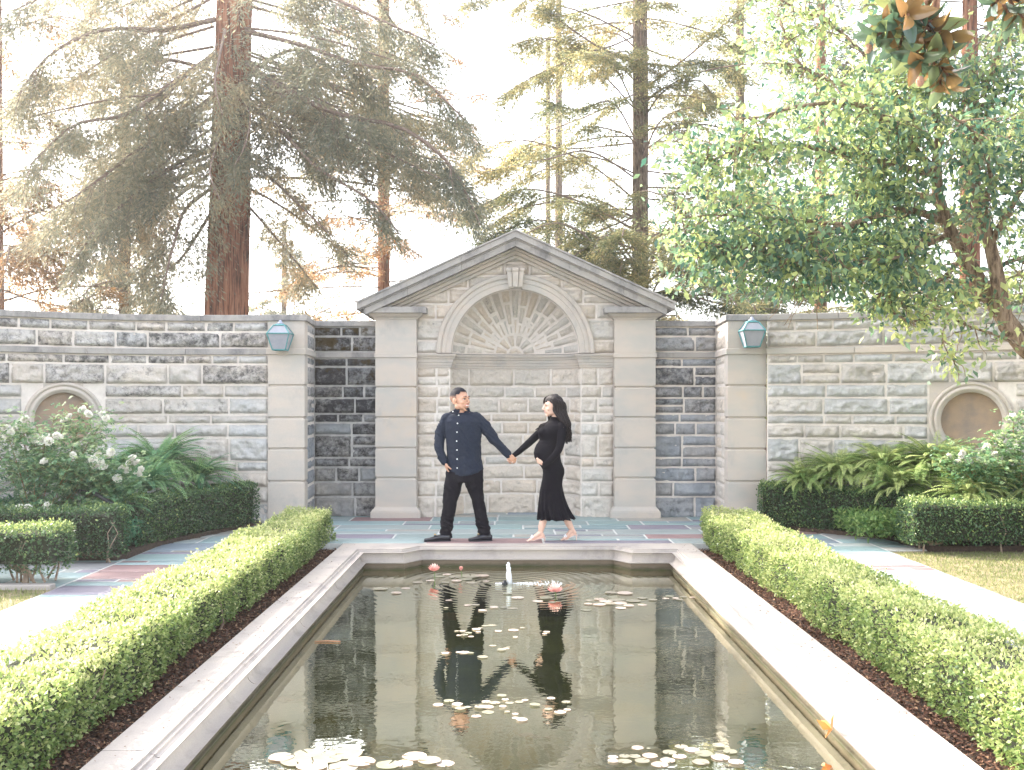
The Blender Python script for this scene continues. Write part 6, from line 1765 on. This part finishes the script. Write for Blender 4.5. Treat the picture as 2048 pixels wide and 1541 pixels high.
def broad(pts, rr, subs, sub_len, per, vb, spread=.16, hang=.6):
    C = bt(pts, rr); n = len(C)
    for k in range(subs):
        t = g.uniform(.12, 1.0); x = t*(n-1); i = min(int(x), n-2); p = C[i]*(1-(x-i))+C[i+1]*(x-i); T = unit((C[i+1]-C[i])[None])[0]
        d = unit((T*.5 + g.normal(0,.75,3) + np.array([0,-.1,-.1]))[None])[0]; L_ = sub_len*g.uniform(.45,1.2)
        q = np.linspace(0,1,6)[:,None]; B = p + d*L_*q + np.array([0,0,-1])*.16*L_*q**2 + g.normal(0,.02,(6,3))*q
        wood.tube([tuple(c) for c in B[::1]], [.009,.008,.006,.005,.004,.003], 5, cap=False)
        m_ = int(per*1.6*g.uniform(.6,1.3)); tt = g.uniform(.2,1,m_)**.8*5; ii = np.minimum(tt.astype(int),4); f = (tt-ii)[:,None]
        P = B[ii]*(1-f)+B[ii+1]*f + g.normal(0,spread*.75,(m_,3))
        vv = vb-.07+g.normal(0,.09)
        D = unit(d*.35+rdir(m_,g)*.9+np.array([0,-.05,-hang])); ln = .092*g.uniform(.45,1.3,m_)
        qx = P[:,0]*F/P[:,1]+PX; qy = PY-(P[:,2]-EYE)*F/P[:,1]; ok = ~((qx > 1360) & (qx < 1700) & (qy > 598))
        P, D, ln = P[ok], D[ok], ln[ok]; m_ = len(P)
        if m_: Lv.add(P, D, unit(rdir(m_,g)+np.array([0,-.35,.35])), ln, ln*.46, vv+g.normal(0,.22,m_))
B_ = broad
B_(LP((1890,440,11),(1800,420,10.6),(1700,450,10.3),(1580,480,10.1),(1450,500,10)), [.045,.035,.028,.02,.01], 62, .55, 24, .42)
B_(LP((1872,350,11),(1780,330,10.6),(1650,300,10.4),(1520,290,10.2),(1400,330,10.1)), [.04,.035,.028,.02,.01], 62, .55, 24, .50)
B_(LP((1872,350,11),(1800,270,11.2),(1700,180,11.4),(1600,130,11.5),(1560,40,11.6)), [.04,.035,.028,.02,.01], 58, .55, 24, .62)
B_(LP((1880,280,11),(1860,180,10.8),(1820,100,10.6),(1780,-20,10.5)), [.04,.03,.022,.012], 44, .55, 24, .58)
B_(LP((1950,330,10.8),(1960,220,10.6),(1990,120,10.5),(2030,10,10.4)), [.035,.03,.022,.012], 44, .55, 24, .50)
B_(LP((1900,470,11),(1800,510,10.8),(1690,560,10.6),(1560,575,10.5),(1480,560,10.4)), [.035,.03,.024,.016,.009], 50, .42, 24, .40)
B_(LP((1930,510,11),(1880,560,10.8),(1800,580,10.6),(1740,600,10.5)), [.03,.022,.015,.008], 22, .35, 18, .52)
B_(LP((1880,400,11),(1760,380,11.5),(1620,400,12),(1480,420,12.2),(1380,460,12.3)), [.035,.03,.022,.015,.009], 50, .5, 24, .44)
B_(LP((1985,480,10.8),(2030,400,10.5),(2080,300,10.3),(2120,200,10.2)), [.04,.03,.02,.01], 34, .55, 24, .45)
B_(LP((1965,430,10.8),(1980,360,10.2),(1960,280,9.8),(1900,230,9.6)), [.03,.022,.016,.01], 34, .5, 22, .44)
B_(LP((1872,340,11),(1740,220,10.3),(1620,210,10.0),(1500,240,9.9)), [.035,.028,.02,.01], 50, .5, 24, .55)
B_(LP((2040,690,10.8),(1985,668,10.5),(1930,650,10.4),(1890,625,10.3),(1850,590,10.2)), [.022,.016,.012,.009,.005], 14, .28, 13, .70, .12)
B_(LP((1900,632,10.35),(1885,670,10.3),(1895,705,10.3),(1920,730,10.3)), [.007,.006,.005,.004], 6, .18, 11, .74, .10)
B_(LP((1990,600,10.9),(1930,600,10.7),(1870,620,10.6)), [.012,.009,.005], 12, .28, 14, .75, .12)
B_(LP((1700,450,10.3),(1560,440,10.2),(1440,430,10.1),(1340,440,10.1)), [.02,.014,.01,.006], 34, .4, 22, .50)
B_(LP((1560,480,10.1),(1480,500,10.0),(1400,530,10.0)), [.014,.01,.006], 22, .35, 20, .50)
B_(LP((1800,580,10.6),(1780,620,10.5),(1830,650,10.4)), [.012,.009,.005], 12, .3, 16, .80)
B_(LP((1880,420,11),(1830,500,10.4),(1760,520,10.2),(1660,520,10.1),(1560,535,10)), [.03,.022,.016,.012,.008], 44, .45, 24, .46)
B_(LP((1985,540,10.9),(2040,520,11),(2090,560,11)), [.03,.02,.01], 22, .5, 20, .55)
B_(LP((1875,300,11),(1700,80,11.6),(1560,0,12)), [.03,.02,.01], 34, .6, 20, .70)
B_(LP((1950,330,10.8),(2000,290,11.4),(2060,240,11.8)), [.03,.02,.01], 30, .6, 22, .60)
Lv.build('crown', M['broad'], BT, fold=.18, wpos=.42)
wood.build('limbs', M['bark_tan'], BT)

# ---------------------------------------------------------------- magnolia branch close to the camera
m = leaf_mat('magnolia_leaf', [(0, (.06,.11,.07)), (.6, (.11,.18,.11)), (1, (.24,.30,.12))], .22, .22, .7, back=(.24,.15,.055)); M['magnolia'] = m
M['mag_bud'] = simple('fuzzy_seed_cone', (.52,.27,.21), .95, (.38,.27,.17), 60, .8, 120)
def magnolia(label, tips, buds, stem):
    root = empty('magnolia_branch', stem[0], label, 'branch')
    V = []; Fc = []; vv = []; wood = MB(); 
    for (T_, D_, nl) in tips:
        T_ = Vector(T_); D_ = Vector(D_).normalized(); 
        for k in range(nl):
            a_ = 2.4*k+random.uniform(-.3,.3); x_ = D_.orthogonal().normalized(); y_ = D_.cross(x_)
            rad = x_*math.cos(a_)+y_*math.sin(a_); op = .55+.9*(k/nl); ax = (D_*math.cos(op)+rad*math.sin(op)).normalized()
            sd = ax.cross(D_).normalized(); nn = sd.cross(ax)*1; flip = random.random() < .33; ln = random.uniform(.125,.185); wd = ln*.42
            b0 = len(V); v_ = random.random(); base_ = T_ - D_*.016*k
            for i in range(7):
                t = i/6; wf = math.sin(math.pi*min(1, (t*.93+.03))**.85)**.8 if t < .99 else .02
                for j in range(5):
                    w_ = (j-2)/2; p = base_+ax*ln*t + sd*w_*wd*.5*wf - nn*(.18*ln*t*t*1) + nn*.10*ln*abs(w_)*wf
                    V.append(tuple(p)); vv.append(v_+.1*abs(w_))
            for i in range(6):
                for j in range(4): q = b0+i*5+j; Fc.append((q, q+5, q+6, q+1) if flip else (q, q+1, q+6, q+5))
        wood.tube([T_-D_*.2, T_+D_*.01], [.010,.006], 8)
    me = np_mesh('leaves', np.array(V), np.array(Fc), M['magnolia'], attrs={'v': np.clip(vv,0,1)}, smooth=True); link('leaves', me, root)
    wood.tube(stem, [.02]*(len(stem)-1)+[.010], 10)
    for e in tips: wood.tube([stem[-2], (Vector(stem[-1])*.6+Vector(e[0])*.4), Vector(e[0])-Vector(e[1]).normalized()*.18], [.014,.012,.010], 8)
    wood.build('stems', M['mag_bud'] if False else M['bark_or'], root)
    mb = MB()
    for (c, r_) in buds:
        c = Vector(c); mb.ellipsoid(c, (r_, r_, r_*1.25), 20, 14)
        for i in range(90):
            d = Vector(rdir(1)[0]); mb.ellipsoid(c+Vector((d.x*r_, d.y*r_, d.z*r_*1.25)), r_*.13, 6, 4)
    if buds: mb.build('seed_cones', M['mag_bud'], root, smooth=True)
Y5 = 5.2
magnolia('large magnolia branch tip with rust-backed leaves and pink seed cones hanging at the upper right',
    [(at(1772,42,Y5), (-.35,-.35,-.5), 10), (at(1815,30,Y5-.1), (.1,-.7,-.2), 9), (at(1868,45,Y5), (.5,-.4,-.3), 10), (at(1800,92,Y5), (-.3,-.4,-.8), 9), (at(1850,85,Y5+.05), (.6,-.2,-.6), 8),
     (at(1868,128,Y5), (-.1,-.5,-.7), 8), (at(1755,70,Y5), (-.8,-.3,-.5), 9), (at(1905,70,Y5), (.8,-.2,-.3), 9), (at(1835,120,Y5), (-.2,-.6,-.6), 7), (at(1895,150,Y5), (.4,-.4,-.9), 9), (at(1880,168,Y5+.05), (-.2,-.3,-1), 7)],
    [(at(1737,98,Y5+.05), .020), (at(1778,38,Y5+.02), .028), (at(1840,163,Y5+.02), .020)],
    [at(1990,-420,Y5+.9), at(1930,-200,Y5+.5), at(1880,-60,Y5+.2), at(1850,40,Y5+.1)])
magnolia('second magnolia branch tip with yellow-green leaves in the top right corner',
    [(at(2015,25,Y5), (.1,-.5,-.9), 9), (at(2045,35,Y5), (.4,-.3,-.8), 8), (at(1985,10,Y5), (-.6,-.3,-.5), 5)], [],
    [at(2080,-420,Y5+.9), at(2060,-200,Y5+.4), at(2045,-80,Y5+.1), at(2030,-20,Y5)])
HAZE = True
# ================================================================== CAMERA, LIGHT, RENDER
cam = bpy.data.cameras.new('camera'); co_ = bpy.data.objects.new('camera', cam); col.objects.link(co_)
co_.location = (0, 0, EYE); co_.rotation_euler = (R(90), 0, 0)
cam.sensor_fit = 'HORIZONTAL'; cam.sensor_width = 36.0; cam.lens = F/2048*36.0
cam.shift_x = (1024-PX)/2048; cam.shift_y = (PY-770.5)/2048
cam.clip_start = .1; cam.clip_end = 3000
scn.camera = co_

SUN_DIR = Vector((-.74, .50, .60)).normalized()     # toward the sun: from the left, a little behind the wall
elev = math.asin(SUN_DIR.z); azim = math.atan2(SUN_DIR.x, SUN_DIR.y)
w = bpy.data.worlds.new('World'); scn.world = w; w.use_nodes = True
nt = w.node_tree; bg = nt.nodes['Background']
sky = nt.nodes.new('ShaderNodeTexSky'); sky.sky_type = 'NISHITA'; sky.sun_disc = False
sky.sun_elevation = elev; sky.sun_rotation = azim; sky.air_density = 1.0; sky.dust_density = 3.5; sky.ozone_density = 1.0
hs = nt.nodes.new('ShaderNodeHueSaturation'); hs.inputs['Saturation'].default_value = .36; nt.links.new(sky.outputs[0], hs.inputs['Color']); nt.links.new(hs.outputs[0], bg.inputs[0]); bg.inputs[1].default_value = .14
sl = bpy.data.lights.new('sun', 'SUN'); sl.energy = 2.4; sl.angle = R(.6); sl.color = (1.0, .92, .81)
so = bpy.data.objects.new('sun', sl); col.objects.link(so); so.rotation_euler = SUN_DIR.to_track_quat('Z', 'Y').to_euler()
scn.view_settings.view_transform = 'Standard'; scn.view_settings.look = 'None'; scn.view_settings.gamma = 1.0
scn.view_settings.exposure = 2.88
scn.cycles.max_bounces = 8; scn.cycles.diffuse_bounces = 4; scn.cycles.transparent_max_bounces = 12

# thin hazy air round the whole scene, added to glow like upper-left lens flare
if HAZE:
    hm = bpy.data.materials.new('hazy_air'); hm.use_nodes = True; nt = hm.node_tree; nt.nodes.clear()
    o_ = nt.nodes.new('ShaderNodeOutputMaterial'); pv = nt.nodes.new('ShaderNodeVolumePrincipled')
    pv.inputs['Color'].default_value = (1,1,1,1); pv.inputs['Density'].default_value = .0014; pv.inputs['Anisotropy'].default_value = .72
    nt.links.new(pv.outputs[0], o_.inputs['Volume'])
    mb = MB(); mb.box(-45, 45, -20, 75, -2, 26); hz = mb.build('haze', hm); hz['kind'] = 'stuff'
